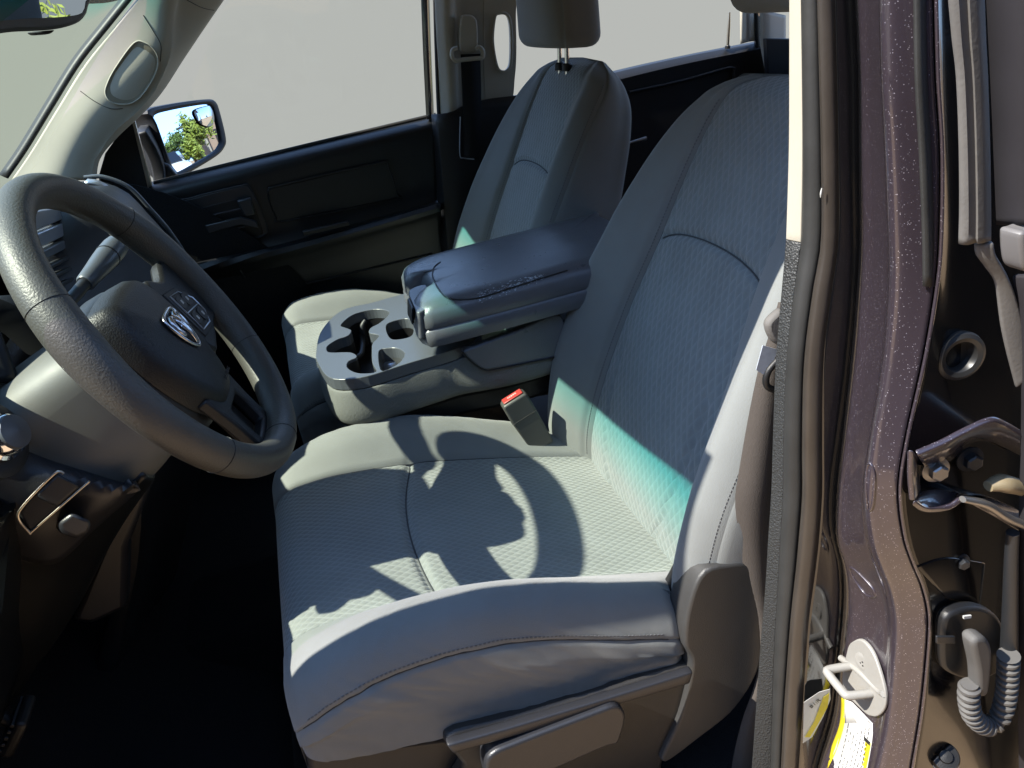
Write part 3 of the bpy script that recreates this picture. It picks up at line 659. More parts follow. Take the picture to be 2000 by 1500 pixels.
# airbag cover: domed pad
def pad(name, O, h0, h1, m, dome=.012, rings=8, edge=.02, n=72):
    P2 = cr([Vector((a, b, 0)) for a, b in O], n, True); c = sum(P2, Vector())/n; V = [W(p.x, p.y, h0) for p in P2]; F = []
    for r in range(1, rings+1):
        t = r/rings; k = 1-t
        s = 1-edge/.08*(1-math.cos(min(1, t*3)*PI/2)) if t < .34 else (1-edge/.08)*(1-(t-.34)/.66)
        hh = h0+(h1-h0)*math.sin(min(1, t*3)*PI/2)+dome*(1-(s/(1-edge/.08))**2 if t >= .34 else 0)
        V += [W(c.x+(p.x-c.x)*max(s, .001), c.y+(p.y-c.y)*max(s, .001), hh) for p in P2]
    F = gridfaces(rings+1, n, True)
    return mesh(name, V, F, m, wheel)
AB = [(-.078, .060), (-.045, .073), (.03, .073), (.062, .062), (.080, .030), (.082, -.02), (.066, -.075), (.038, -.112), (0, -.122), (-.036, -.116), (-.066, -.08), (-.084, -.02)]
ab = pad('airbag_cover', AB, -.030, .002, M_hub, .010, edge=.014)
pad('hub_back', [(a*1.06, b*1.06) for a, b in AB], -.06, -.028, M_dark, 0, edge=.01)
# side spokes with button pods, twin lower spoke
for s in (1,):
    sp = slab('side_spoke', cr([W(s*a, b, -.022) for a, b in [(.07, .045), (.12, .032), (.185, .045), (.19, -.05), (.15, -.062), (.10, -.075), (.07, -.07)]], 40, True), Nn*.020, M_hub, wheel, bev=.005)
    bp = slab('button_pad', [W(s*a, b, -.004) for a, b in [(.078, .022), (.128, .014), (.158, -.012), (.158, -.042), (.134, -.060), (.078, -.056)]], Nn*.004, M_black, wheel, bev=.0015)
    tube('button_frame', [W(s*a, b, .0008) for a, b in [(.088, .013), (.124, .007), (.149, -.015), (.149, -.038), (.129, -.052), (.088, -.048)]], .0011, M_silver, bp, seg=6, closed=True, raw=True)
    tube('button_frame', [W(s*.088, -.018, .0008), W(s*.149, -.026, .0008)], .0009, M_silver, bp, seg=6, n=8)
    for (a, b) in [(.102, -.004), (.127, -.008), (.102, -.033), (.130, -.037)]:
        slab('steering_button', cr([W(s*(a+dx), b+dy, .0005) for dx, dy in [(-.010, -.008), (.010, -.008), (.010, .008), (-.010, .008)]], 20, True), Nn*.0016, M_dark, bp, bev=.0006)
        slab('button_mark', [W(s*(a+dx), b+dy, .0023) for dx, dy in [(-.003, -.003), (.003, -.003), (.0035, .0025), (-.0015, .0035)]], Nn*.0003, M_paper, bp)
ls = slab('lower_spoke', [W(a, b, -.026) for a, b in [(-.062, -.088), (.062, -.088), (.052, -.14), (.050, -.196), (-.050, -.196), (-.052, -.14)]], Nn*.018, M_hub, wheel, bev=.004,
          hole=[W(a, b, -.026) for a, b in [(-.030, -.128), (.030, -.128), (.031, -.150), (.028, -.180), (-.028, -.180), (-.031, -.150)]])
slab('spoke_pocket', [W(a, b, -.034) for a, b in [(-.036, -.122), (.036, -.122), (.034, -.184), (-.034, -.184)]], Nn*.006, M_black, wheel, bev=.002)
# chrome shield badge with a horned head in relief
BS = .78
SH = [(-.030, .030), (0, .034), (.030, .030), (.031, .004), (.018, -.024), (0, -.037), (-.018, -.024), (-.031, .004)]
HB = .0125
bd = slab('badge', [W(a*BS, b*BS-.014, HB-.004) for a, b in SH], Nn*.0045, M_dark, wheel, bev=.001)
tube('badge_border', [W(a*BS, b*BS-.014, HB+.0012) for a, b in SH], .0024, M_badge, bd, seg=8, n=80, closed=True)
tube('badge_head', [W(0, b*BS-.014, HB+h) for b, h in [(.026, .002), (.012, .005), (-.008, .006), (-.024, .004), (-.031, .002)]], [.0052, .008, .0065, .0048, .0024], M_badge, bd, seg=14, n=24, flat=.6, up=Nn)
for s in (-1, 1):
    tube('badge_horn', [W(s*a*BS, b*BS-.014, HB+.003) for a, b in [(.006, .019), (.014, .024), (.022, .018), (.024, .004), (.019, -.008), (.013, -.006), (.013, .002)]], [.004, .0043, .004, .0036, .0028, .002, .001], M_badge, bd, seg=10, n=40)
    tube('badge_brow', [W(s*.003, -.006, HB+.008), W(s*.008, -.011, HB+.005)], [.002, .001], M_badge, bd, seg=8, n=6)
def text(name, s, p, ex, ey, size, m, parent, ext=.0003):
    c = bpy.data.curves.new(name, 'FONT'); c.body = s; c.size = size; c.extrude = ext; c.align_x = 'CENTER'; c.align_y = 'CENTER'
    c.resolution_u = 3; o0 = bpy.data.objects.new(name, c); me = bpy.data.meshes.new_from_object(o0); bpy.data.objects.remove(o0); o = bpy.data.objects.new(name, me); C.objects.link(o)
    me.materials.clear(); me.materials.append(m)
    ex = Vector(ex).normalized(); ez = ex.cross(Vector(ey)).normalized(); ey = ez.cross(ex)
    M = Matrix(((ex.x, ey.x, ez.x, 0), (ex.y, ey.y, ez.y, 0), (ex.z, ey.z, ez.z, 0), (0, 0, 0, 1)))
    o.parent = parent; o.matrix_local = Matrix.Translation(Vector(p)-ORG[parent]) @ M; ORG[o] = Vector(p)
    return o
text('airbag_lettering', 'SRS AIRBAG', W(.02, -.098, .0045), E1, E2, .0075, M_shield, ab)
# column shroud, shift lever, indicator stalk
col = thing('steering_column', 'pale grey steering column shroud with gear lever under the wheel', 'steering column', W(0, 0, -.2))
def shroud(u, v):
    a = 2*PI*u; d = [-.052, -.06, -.085, -.14, -.20, -.26, -.30]; 
    w_ = lin(d[::-1], [.088, .090, .092, .090, .082, .074, .068], v); t_ = lin(d[::-1], [.07, .07, .07, .068, .062, .052, .045], v); lo = lin(d[::-1], [.14, .14, .138, .132, .12, .11, .10], v)
    c_, s_ = math.cos(a), math.sin(a)
    y = w_*math.copysign(abs(c_)**.6, c_); z = (t_ if s_ > 0 else lo)*math.copysign(abs(s_)**.62, s_)
    return W(y, z, v)
patch('shroud_lower', shroud, span(.485, 1.015, 60), span(-.30, -.055, 24), M_shroud, col)
patch('shroud_upper', shroud, span(.015, .485, 50), span(-.30, -.055, 24), M_shroud, col)
rg = [shroud(u, -.055) for u in span(0, 1, 61)[:-1]]
mesh('shroud_face', rg+[W(0, -.03, -.05)], [(i, (i+1) % 60, 60) for i in range(60)], M_dark, col)
sB, sA = Vector((-.70, .05, .405)), Vector((-.622, .248, .452))
d_ = (sA-sB).normalized(); L_ = (sA-sB).length
tube('gear_lever', [sB, sB+d_*(L_-.10)], .0085, M_dark, col, n=8, seg=14)
lv = lathe('lever_handle', sA, d_, [(.0105, -.115), (.0125, -.112), (.0135, -.095), (.0165, -.06), (.0175, -.04), (.0175, -.02), (.016, -.008), (.011, -.001), (.0, .001)], M_tray, col, seg=24)
lathe('handle_band', sA, d_, [(.0172, -.0435), (.0180, -.043), (.0180, -.041), (.0172, -.0405)], M_black, lv, seg=24)
lathe('handle_button', sA, d_, [(.008, -.001), (.008, .003), (.006, .0045), (0, .005)], M_black, lv, seg=16)
ik = tube('indicator_stalk', [Vector((-.76, -.06, .38)), Vector((-.74, -.14, .402)), Vector((-.715, -.225, .43))], [.008, .010, .0125], M_black, col, n=14, seg=14)
# ------------------------------------------------------------------ centre console (folded down between the seats)
con = thing('centre_console', 'grey fold-down centre console with cup holders and scuffed black armrest lid', 'console', (-.1, .42, .0))
TZ = .135
tz = lambda pts, z=TZ: px(pts, z=z)
TO = cr(tz([(621, 709), (617, 690), (628, 645), (668, 606), (730, 590), (800, 572), (860, 575), (930, 620), (930, 660), (886, 682), (798, 709), (715, 735), (662, 741), (637, 733)]), 90, True)
H1 = cr(tz([(666, 634), (690, 614), (730, 604), (757, 607), (757, 617), (739, 632), (724, 640), (721, 650), (740, 655), (728, 670), (726, 680), (727, 708), (735, 725), (715, 729), (694, 727), (678, 717), (681, 705), (697, 697), (685, 688), (645, 688), (638, 682), (641, 674), (660, 662), (680, 655), (686, 645), (676, 640)]), 110, True)
H2 = cr(tz([(740, 686), (756, 680), (776, 680), (790, 690), (782, 706), (764, 718), (744, 722)]), 40, True)
H3 = cr(tz([(754, 638), (762, 629), (792, 622), (806, 630), (804, 655), (772, 663), (759, 656)]), 40, True)
plate('cup_holder_tray', TO, [H1, H2, H3], .022, M_tray, con, bev=.003)
for nm, H, dp, m_ in (('cup_well', H1, .085, M_black), ('coin_well', H2, .06, M_grey), ('latch_slot', H3, .045, M_black)):
    n = len(H); c_ = sum(H, Vector())/n
    V = [c_+(p-c_)*1.004-Vector((0, 0, .006)) for p in H]+[p-Vector((0, 0, dp)) for p in H]+[c_-Vector((0, 0, dp))]
    mesh(nm, V, [(i, (i+1) % n, n+(i+1) % n, n+i) for i in range(n)]+[(n+i, n+(i+1) % n, 2*n) for i in range(n)], m_, con, ang=50)
for q, r in (((706, 640), .007), ((673, 682), .006)):
    c_ = at(*q, z=TZ-.03); tube('cup_grip', [c_+Vector((0, 0, -.04)), c_+Vector((.002, 0, 0)), c_+Vector((.012, .004, .012))], [r, r, r*.7], M_dark, con, n=10)
tube('cup_ring', px([(688, 640), (706, 655), (706, 690), (694, 700)], z=TZ-.05), .006, M_dark, con, n=20)
c_ = at(762, 702, z=TZ-.03)
lathe('coin_knob', c_-Vector((0, 0, .03)), (0, 0, 1), [(.024, 0), (.024, .022), (.019, .03), (.008, .034), (0, .035)], M_silver, con)
# cloth body: from the tray down to the underside, and a rear block below the lid
def ring(z, sc_x0, y0, y1, xf, xr, rc):
    return cr([(xr, y0, z), (-.20, y0, z), (xf+rc*1.2, y0+.004, z), (xf+.02, y0+rc*.5, z), (xf, (y0+y1)/2, z), (xf+.02, y1-rc*.5, z), (xf+rc*1.2, y1-.004, z), (-.20, y1, z), (xr, y1, z)], 70)
lo_near = [at(679, 830, y=.25), at(730, 833, y=.24), at(830, 812, y=.24), at(934, 795, y=.25), at(1077, 760, y=.25)]
def body_ring(k):
    z0 = TZ-.023
    P_ = []
    base = cr([TO[i] for i in range(0, 90)], 90, True)
    return base
R0 = [Vector((.26, .29, .135)), Vector((.05, .262, .125)), Vector((-.06, .258, .130))]+[p+Vector((0, 0, -.023)) for p in cr(tz([(886, 682), (798, 709), (715, 735), (662, 741), (637, 733), (621, 709), (617, 690), (628, 645), (668, 606), (730, 590), (800, 572)]), 24)]+[Vector((.05, .60, .13)), Vector((.26, .60, .13))]
R1 = []
for p in R0:
    c_ = Vector((-.12, .44, 0)); q = Vector((p.x, p.y, 0))-c_
    R1.append(q)
def rr(z, k, dx=0, dy=0): return [Vector((-.12+q.x*(1-(1-k)*.5 if q.x < 0 else 1)+dx, .44+q.y*k+dy, z+.10*max(0, q.x+.0)*0)) for q in R1]
R0c = [Vector(p) for p in R0]
rows = [R0c, rr(.105, 1.015), rr(.085, 1.035), rr(.065, 1.04), rr(.048, 1.02), rr(.038, .97), rr(.030, .86)]
sheet('console_body', rows, M_vside, con, n=110, m=26, across=True, thick=.006)
slab('console_underside', rr(.031, .84), (0, 0, -.05), M_black, con, bev=.01)
# upper side panel with its seam
sp = cr(px([(905, 690), (918, 704), (945, 722), (975, 720), (1085, 697), (1095, 615), (1000, 650), (908, 684)], y=.249), 50, True)
slab('side_panel', sp, (0, .02, 0), M_vinyl, con, bev=.004)
tube('panel_seam', px([(903, 688), (918, 704), (945, 722), (975, 720), (1088, 697)], y=.247), .0018, M_black, con, seg=8, n=40)
# armrest lid
LO = [(-.185, .228), (-.207, .246), (-.214, .275), (-.207, .305), (-.188, .327), (-.166, .345), (-.166, .42), (-.196, .432), (-.196, .49), (-.17, .525), (-.10, .54), (.24, .54), (.26, .52), (.26, .245), (.24, .226), (0, .222)]
lo_ = cr([(x, y, 0) for x, y in LO], 96, True)
def lift(x): return .022*(x+.21)
NR = 9; V = []; cy = .38
prof_ = [(0, .172), (.004, .166), (.0, .178), (.0, .195), (.0035, .199), (.001, .204), (.002, .224), (.008, .236), (.018, .243), (.04, .2465), (.10, .2485)]
lcx, lcy = sum(p.x for p in lo_)/96, sum(p.y for p in lo_)/96
def inset(p, d):
    v = Vector((lcx-p.x, lcy-p.y, 0)); 
    return p+Vector((v.x*min(1, d/.22), v.y*min(1, d/.15), 0))
V = []
V += [Vector((inset(p, .03).x, inset(p, .03).y, .170+lift(p.x))) for p in lo_]
for d, z in prof_[1:]: V += [Vector((inset(p, d).x, inset(p, d).y, z+lift(p.x))) for p in lo_]
V.append(Vector((lcx, lcy, .2495+lift(lcx))))
nL = len(prof_)
lid = mesh('armrest_lid', V, gridfaces(nL, 96, True)+[((nL-1)*96+i, (nL-1)*96+(i+1) % 96, nL*96) for i in range(96)]+[tuple(range(96))], M_vinyl, con, ang=60)
bpy.context.view_layer.update()
BL = [bvh(lid)]
def onlid(pts, off=0): return [p for p in (onto(BL, *q, off=off) for q in pts) if p is not None]
tube('lid_seam', onlid([(860, 512), (848, 522), (845, 540), (855, 562), (870, 580), (890, 585), (935, 582), (1000, 562), (1060, 543), (1108, 528)], .0004), .0016, M_black, con, seg=8, n=70)
# peeled and scuffed vinyl along the near edge
V = []; F = []; rnd = random.Random(4)
for i in range(260):
    t = rnd.random(); qx = 935+t*125+rnd.gauss(0, 5); qy = 582-t*42+rnd.gauss(0, 5.5)*(1.1-t*.6)
    p = onto(BL, qx, qy, -.0005)
    if p is None: continue
    r = rnd.uniform(.0007, .0026); k = len(V); m_ = rnd.choice((4, 5, 6)); a0 = rnd.random()*6
    ring_ = []
    for j in range(m_):
        a = a0+j*2*PI/m_; ring_.append(p+Vector((math.cos(a)*r*rnd.uniform(.4, 1.9), math.sin(a)*r*rnd.uniform(.3, .9), rnd.uniform(.0003, .0016))))
    V += ring_+[p+Vector((0, 0, .0020*rnd.random()))]
    F += [(k+j, k+(j+1) % m_, k+m_) for j in range(m_)]
fl = mesh('peeled_vinyl', V, F, mat('peeled vinyl', (.80, .86, .95), .45), con, smooth=False); struct(fl, 'stuff')
# latch in the lid's front notch
lq = px([(798, 572), (806, 562), (828, 555), (836, 560), (849, 586), (846, 594), (820, 610), (812, 606)], z=.236)
slab('lid_latch', cr(lq, 36, True), (-.006, 0, -.05), M_vinyl, con, bev=.005, bseg=4)
slab('latch_lip', [p+Vector((-.003, 0, .0012)) for p in px([(803, 580), (812, 600), (808, 604), (799, 584)], z=.236)], (-.006, 0, -.03), M_dark, con, bev=.002)
box('latch_body', (-.176, .384, .180), (.035, .075, .07), M_black, con, bev=.004)
# buckle for the driver's belt
bk = thing('belt_buckle', 'grey seat belt buckle with a red button beside the driver cushion', 'belt buckle', at(1055, 850, y=.225))
b0, b1 = at(1052, 862, y=.215), at(1001, 776, y=.215)
ax = (b1-b0).normalized(); sx_ = Vector((0, 1, 0)); sx_ = (sx_-ax*sx_.dot(ax)).normalized(); sz_ = ax.cross(sx_)
wv = (at(1028, 766, y=.215)-at(976, 786, y=.215)); wv = (wv-ax*wv.dot(ax)); hw = wv.length/2; wn = wv.normalized(); tn = ax.cross(wn)
def B(a, l, t): return b0+wn*a+ax*l+tn*t
Ln = (b1-b0).length
body_o = [B(-hw*.8, -.01, 0), B(hw*.95, -.01, 0), B(hw, Ln*.6, 0), B(hw, Ln-.006, 0), B(hw*.9, Ln, 0), B(-hw*.9, Ln, 0), B(-hw, Ln-.006, 0), B(-hw, Ln*.6, 0)]
slab('buckle_body', [p-tn*.013 for p in body_o], tn*.026, mat('buckle plastic', (.09, .092, .085), .45, bump=('noise', 200, .2, .0004)), bk, bev=.004, bseg=3)
slab('release_button', [B(-hw*.78, Ln+.0005, -.009), B(hw*.78, Ln+.0005, -.009), B(hw*.78, Ln+.0005, .009), B(-hw*.78, Ln+.0005, .009)], ax*.003, M_red, bk, bev=.002)
tube('buckle_joint', [B(-hw-.0003, Ln*.62, -.0133), B(hw+.0003, Ln*.62, -.0133), B(hw+.0003, Ln*.62, .0133), B(-hw-.0003, Ln*.62, .0133)], .0005, M_black, bk, seg=6, closed=True, raw=True)
tube('buckle_stalk', [b0, b0-ax*.04+Vector((.02, 0, 0)), b0-ax*.07+Vector((.05, 0, -.01))], .010, M_black, bk, n=12, flat=.5)
text('button_lettering', 'PRESS', b0+ax*(Ln+.0037), -wn, tn, .0075, M_paper, bk)
for k in range(3): tube('anchor_strap', [b0+Vector((.012*k, .005*k, -.01)), b0+Vector((.035+.015*k, .0, -.02-.012*k))], .004, M_black if k % 2 else M_silver, bk, n=5)
# ------------------------------------------------------------------ far side: passenger door, mirror, pillar, belt, rear door
pd = thing('passenger_door', 'black passenger front door panel with handle recess, armrest ledge and pocket', 'truck door', (-.3, 1.15, 0))
def r_(pts, y): return px(pts, y=y)
rows = [r_([(262, 372), (292, 356), (560, 292), (850, 224)], 1.20), r_([(270, 380), (292, 366), (560, 300), (852, 230)], 1.165), r_([(272, 392), (296, 378), (560, 312), (854, 241)], 1.145), r_([(276, 405), (300, 392), (560, 330), (855, 258)], 1.14),
        r_([(330, 520), (395, 500), (600, 455), (858, 385)], 1.15), r_([(335, 530), (398, 510), (600, 468), (860, 395)], 1.10), r_([(338, 545), (402, 527), (600, 482), (861, 411)], 1.085), r_([(345, 560), (410, 545), (600, 498), (862, 424)], 1.11),
        r_([(360, 600), (430, 580), (600, 540), (866, 470)], 1.135), r_([(400, 720), (480, 690), (620, 640), (885, 560)], 1.14), r_([(430, 900), (560, 820), (700, 770), (905, 700)], 1.13)]
sheet('door_panel', rows, M_door, pd, n=50, m=60, across=True, thick=.02)
def frame(nm, pts, y, m, parent, w_=.006, n=60): return tube(nm, px(pts, y=y), w_, m, parent, seg=10, n=n, closed=True)
def onp(*objs): bpy.context.view_layer.update(); return [bvh(o) for o in objs]
BD = onp([o for o in pd.children if o.name.startswith('door_panel')][0])
def od(pts, off=0): return [p for p in (onto(BD, *q, off=off) for q in pts) if p is not None]
def onplate(nm, pts, d, m, par, n=40, bev=.003, BT_=None):
    P_ = [p for p in (onto(BT_ or BD, *q, off=0) for q in pts) if p is not None]; P_ = cr(P_, n, True)
    return slab(nm, [p+Vector((0, .004, 0)) for p in P_], (0, -d-.004, 0), m, par, bev=bev)
onplate('trim_inset', [(522, 372), (560, 360), (740, 318), (758, 322), (776, 380), (770, 388), (560, 430), (540, 428)], .004, M_door, pd, bev=.003)
tube('inset_edge', od([(524, 374), (548, 362), (742, 318), (758, 324), (777, 384), (765, 391), (556, 432), (540, 424)], .005), .0022, M_black, pd, seg=8, n=70, closed=True)
M_bez = mat('handle bezel plastic', (.022, .026, .032), .4, spec=.5)
onplate('handle_bezel', [(350, 398), (372, 386), (470, 362), (490, 368), (522, 440), (512, 462), (430, 484), (402, 478)], .008, M_bez, pd, bev=.004)
onplate('handle_cup', [(386, 410), (398, 404), (478, 384), (492, 390), (512, 448), (506, 458), (425, 476), (412, 470)], .0095, M_black, pd, bev=.001)
tube('bezel_edge', od([(351, 399), (372, 387), (470, 363), (489, 369), (521, 440), (511, 461), (430, 483), (403, 477)], .007), .0022, M_tray if False else M_dark, pd, seg=8, n=70, closed=True)
slab('door_handle', px([(400, 440), (470, 424), (500, 432), (506, 446), (470, 440), (408, 456)], y=1.112), (0, .012, 0), M_bez, pd, bev=.003)
slab('handle_pivot', px([(462, 392), (490, 386), (498, 420), (478, 424)], y=1.114), (0, .012, 0), M_bez, pd, bev=.004)
for k in range(3): tube('handle_rib', px([(398+6*k, 424+18*k), (470+4*k, 408+17*k)], y=1.117), .002, M_bez, pd, n=4, seg=6)
tube('pocket_edge', od([(468, 528), (486, 552), (502, 568), (540, 566), (640, 545), (846, 496)], .003), .003, M_door, pd, seg=8, n=50)
slab('window_switches', px([(590, 452), (680, 432), (684, 440), (594, 461)], y=1.095), (0, .03, -.004), M_black, pd, bev=.003)
dg_ = [at(300, 352, y=1.19), at(560, 288, y=1.19), at(848, 220, y=1.19), at(842, -70, y=1.09), at(520, -70, y=1.09), at(440, 10, y=1.10)]
slab('window_glass', dg_, (0, .004, 0), glass('door glass', (.995, 1, .995)), pd)
sheet('window_seal', [r_([(300, 362), (560, 297), (850, 228)], 1.185), r_([(300, 353), (560, 289), (850, 220)], 1.185)], M_rubber, pd, n=30, thick=.006)
sheet('window_frame', [r_([(826, -60), (832, 100), (838, 232)], 1.17), r_([(838, -60), (843, 100), (849, 232)], 1.16)], M_gloss, pd, n=30, thick=.02, bev=.002)
sheet('kick_panel', [[(-1.02, 1.12, .42), (-.70, 1.12, .40), (-.4, 1.13, .10), (-.35, 1.14, -.3)], [(-1.02, 1.13, -.45), (-.9, 1.13, -.45), (-.6, 1.13, -.46), (-.3, 1.14, -.46)]], M_carpet, cabin, n=20, thick=.01)
# ------------------------------------------------------------------ door mirror
dm = thing('door_mirror', 'black passenger door mirror with a round-cornered glass and convex spot mirror', 'door mirror', (-.62, 1.27, .40))
slab('sail_panel', px([(192, 345), (205, 300), (228, 268), (262, 236), (297, 372), (230, 385), (196, 370)], y=1.155), (0, .02, 0), M_black, dm, bev=.004)
slab('sail_trim', px([(258, 240), (264, 236), (297, 362), (289, 368)], y=1.152), (0, .012, 0), M_brass, dm, bev=.002)
MN = Vector((.80, -.598, .078)).normalized()                        # the glass is turned towards the driver
MC = at(368, 268, y=1.30)
def onpl(pts, c=MC, n=MN, d=0):
    out = []
    for qx, qy in pts:
        r = _f+CR*((qx-1000)/FPX)-CU*((qy-750)/FPX); out.append(CAM+r*((c+n*d-CAM).dot(n)/r.dot(n)))
    return out
mo = cr(onpl([(288, 216), (330, 204), (402, 194), (420, 198), (428, 214), (441, 268), (438, 288), (418, 308), (352, 346), (336, 344), (328, 330), (300, 240)]), 80, True)
mi = cr(onpl([(301, 226), (338, 214), (402, 203), (414, 206), (420, 218), (432, 268), (430, 284), (414, 300), (354, 334), (342, 333), (334, 318), (308, 246)]), 80, True)
mc = sum(mo, Vector())/80
sc_ = lambda L_, k, d: [mc+(p-mc)*k-MN*d for p in L_]
V = sc_(mi, .985, .016)+mi+[p.lerp(q, .5)+MN*.004 for p, q in zip(mi, mo)]+mo+sc_(mo, 1.03, .02)+sc_(mo, 1.0, .06)+sc_(mo, .80, .10)+sc_(mo, .4, .125)
mesh('mirror_housing', V, gridfaces(8, 80, True)+[tuple(560+i for i in range(80))], M_black, dm, ang=50)
def mirror_plate(nm, O, nrm, m, parent, bulge=0):
    n = len(O); V = []; R_ = 8; c = sum(O, Vector())/n
    for r in range(R_): V += [c+(p-c)*(1-r/R_) for p in O]
    V.append(c.copy())
    if bulge:
        L2 = max((p-c).length for p in O); V = [p+nrm*bulge*(1-((p-c).length/L2)**2) for p in V]
    return mesh(nm, V, gridfaces(R_, n, True)+[((R_-1)*n+i, (R_-1)*n+(i+1) % n, R_*n) for i in range(n)], m, parent)
mirror_plate('mirror_glass', [p-MN*.006 for p in mi], MN, M_mirror, dm)
so_ = cr(onpl([(380, 216), (408, 207), (414, 212), (417, 236), (409, 247), (393, 243), (384, 232)], d=-.003), 40, True)
mirror_plate('spot_mirror', so_, MN, M_mirror, dm, .006)
tube('spot_rim', so_, .0016, M_black, dm, seg=8, closed=True, raw=True)
sheet('mirror_arm', [r_([(262, 262), (285, 300), (296, 330), (300, 362)], 1.19), r_([(280, 232), (298, 280), (318, 330), (338, 352)], 1.30)], M_dark, dm, n=20, thick=.03, bev=.004)
slab('arm_cover', px([(292, 305), (330, 322), (348, 345), (300, 361)], y=1.20), (0, .05, 0), M_shield2, dm, bev=.006)
# ------------------------------------------------------------------ inside mirror
im = thing('rear_view_mirror', 'inside rear-view mirror with a dark plastic frame at the top of the windscreen', 'rear-view mirror', at(60, 0, y=.41))
MC2 = at(60, 10, y=.36); MN2 = Vector((1.03, -.45, -.18)).normalized()
fo = cr(onpl([(-80, 64), (40, 62), (110, 58), (150, 48), (168, 34), (175, 14), (172, -30), (-80, -40)], MC2, MN2), 60, True)
fi = cr(onpl([(-80, 38), (60, 36), (130, 32), (160, 25), (165, 8), (160, -25), (-80, -32)], MC2, MN2, .002), 60, True)
fc = sum(fo, Vector())/60
slab('mirror_frame', fo, -MN2*.03, M_shield2, im, bev=.006, bseg=3)
mirror_plate('mirror_face', fi, MN2, M_mirror, im)
slab('mirror_button', px([(60, 62), (110, 58), (100, 66), (70, 68)], y=.41), (-.01, .01, 0), M_black, im, bev=.002)
tube('mirror_stem', [fc+Vector((-.02, .01, .01)), fc+Vector((-.06, .01, .05))], .009, M_black, im, n=6)
# ------------------------------------------------------------------ far door pillar with belt
pp = thing('centre_pillar', 'beige and black centre pillar trim with a grab handle behind the passenger seat', 'pillar trim', (.1, 1.13, 0))
sheet('upper_trim', [r_([(846, -70), (851, 60), (856, 150), (861, 232)], 1.135), r_([(868, -70), (872, 60), (877, 150), (880, 232)], 1.115), r_([(884, -70), (887, 60), (890, 150), (894, 231)], 1.12),
        r_([(889, -70), (892, 60), (895, 150), (898, 230)], 1.135), r_([(920, -70), (925, 60), (930, 150), (935, 215)], 1.137), r_([(962, -70), (960, 60), (960, 150), (962, 212)], 1.137)], M_beige, pp, n=30, m=30, across=True, thick=.02)
go = cr(px([(950, -60), (1008, -60), (1008, 30), (1009, 100), (1006, 150), (996, 206), (950, 214)], y=1.136), 80, True)
gi = cr(px([(966, 34), (974, 26), (988, 27), (996, 40), (999, 75), (998, 120), (992, 136), (980, 140), (970, 128), (962, 80)], y=1.136), 60, True)
plate('grab_handle', go, [gi], .022, M_beige, pp, bev=.004)
tube('handle_lip', [p+Vector((0, -.002, 0)) for p in gi], .004, M_beige, pp, seg=8, closed=True, raw=True)
sheet('lower_trim', [r_([(853, 222), (862, 330), (874, 490), (900, 660)], 1.146), r_([(872, 220), (880, 330), (890, 490), (915, 660)], 1.126), r_([(935, 196), (950, 330), (960, 490), (980, 660)], 1.141), r_([(1012, 185), (1032, 330), (1060, 490), (1080, 660)], 1.146)], M_black, pp, n=30, m=16, across=True, thick=.02)
tube('door_seal', r_([(848, -60), (853, 100), (858, 230), (866, 330), (878, 490), (905, 660)], 1.14), .006, M_rubber, pp, seg=8, n=40)
sb = thing('seat_belt', 'black passenger seat belt hanging from a beige guide loop on the far pillar', 'seat belt', at(915, 100, y=1.11))
slab('guide_cover', cr(px([(897, 36), (908, 29), (922, 32), (929, 48), (929, 96), (920, 104), (903, 103), (895, 90)], y=1.125), 50, True), (0, -.02, 0), M_beige, sb, bev=.007, bseg=4)
tube('guide_loop', px([(893, 94), (884, 98), (883, 110), (890, 118), (908, 116), (930, 114), (942, 112), (943, 100), (936, 92), (929, 96)], y=1.10), .0055, M_beige, sb, n=60, seg=10)
sheet('webbing', [r_([(900, 106), (903, 180), (906, 260), (906, 312)], 1.10), r_([(938, 105), (940, 180), (939, 260), (936, 312)], 1.10)], M_beltdk, sb, n=20, thick=.003)
tube('belt_clip', r_([(899, 228), (898, 300), (904, 308), (926, 311)], 1.10), .0015, M_silver, sb, n=20, seg=6)
# ------------------------------------------------------------------ far rear door and what stands in its window
rd_ = thing('rear_door', 'black rear passenger door with a lock pin on its window sill', 'truck door', (.9, 1.16, 0))
rows = [r_([(1000, 190), (1200, 138), (1340, 107), (1500, 76)], 1.20), r_([(1000, 196), (1200, 144), (1340, 112), (1500, 82)], 1.165), r_([(1000, 208), (1200, 156), (1340, 124), (1500, 94)], 1.15), r_([(1000, 300), (1200, 260), (1340, 230), (1500, 200)], 1.155), r_([(1000, 700), (1200, 640), (1340, 600), (1500, 560)], 1.14)]
sheet('door_panel', rows, M_black, rd_, n=40, m=24, across=True, thick=.02)
tube('sill_step', r_([(1230, 180), (1330, 158), (1425, 132), (1432, 140), (1435, 170)], 1.145), .004, M_dark, rd_, n=30, seg=8)
tube('lock_pin', [at(1421, 92, y=1.16), at(1423, 60, y=1.16), at(1425, 24, y=1.16)], [.0045, .0045, .0025], M_brass, rd_, n=10)
lathe('pin_collar', at(1421, 92, y=1.16), (0, 0, 1), [(.008, -.004), (.008, .003), (.005, .005)], M_black, rd_, seg=16)
tube('latch_strap', px([(1228, 279), (1245, 274), (1262, 270)], y=1.12), [.003, .004, .006], M_silver, rd_, n=8)
rp = thing('rear_pillar', 'beige rear quarter pillar at the back edge of the far rear window', 'pillar trim', (1.2, 1.16, .5))
sheet('pillar_trim', [r_([(1444, -70), (1445, 20), (1446, 86)], 1.15), r_([(1460, -70), (1461, 20), (1461, 82)], 1.13), r_([(1474, -70), (1474, 20), (1475, 80)], 1.16)], M_beige, rp, n=16, m=12, across=True, thick=.02)
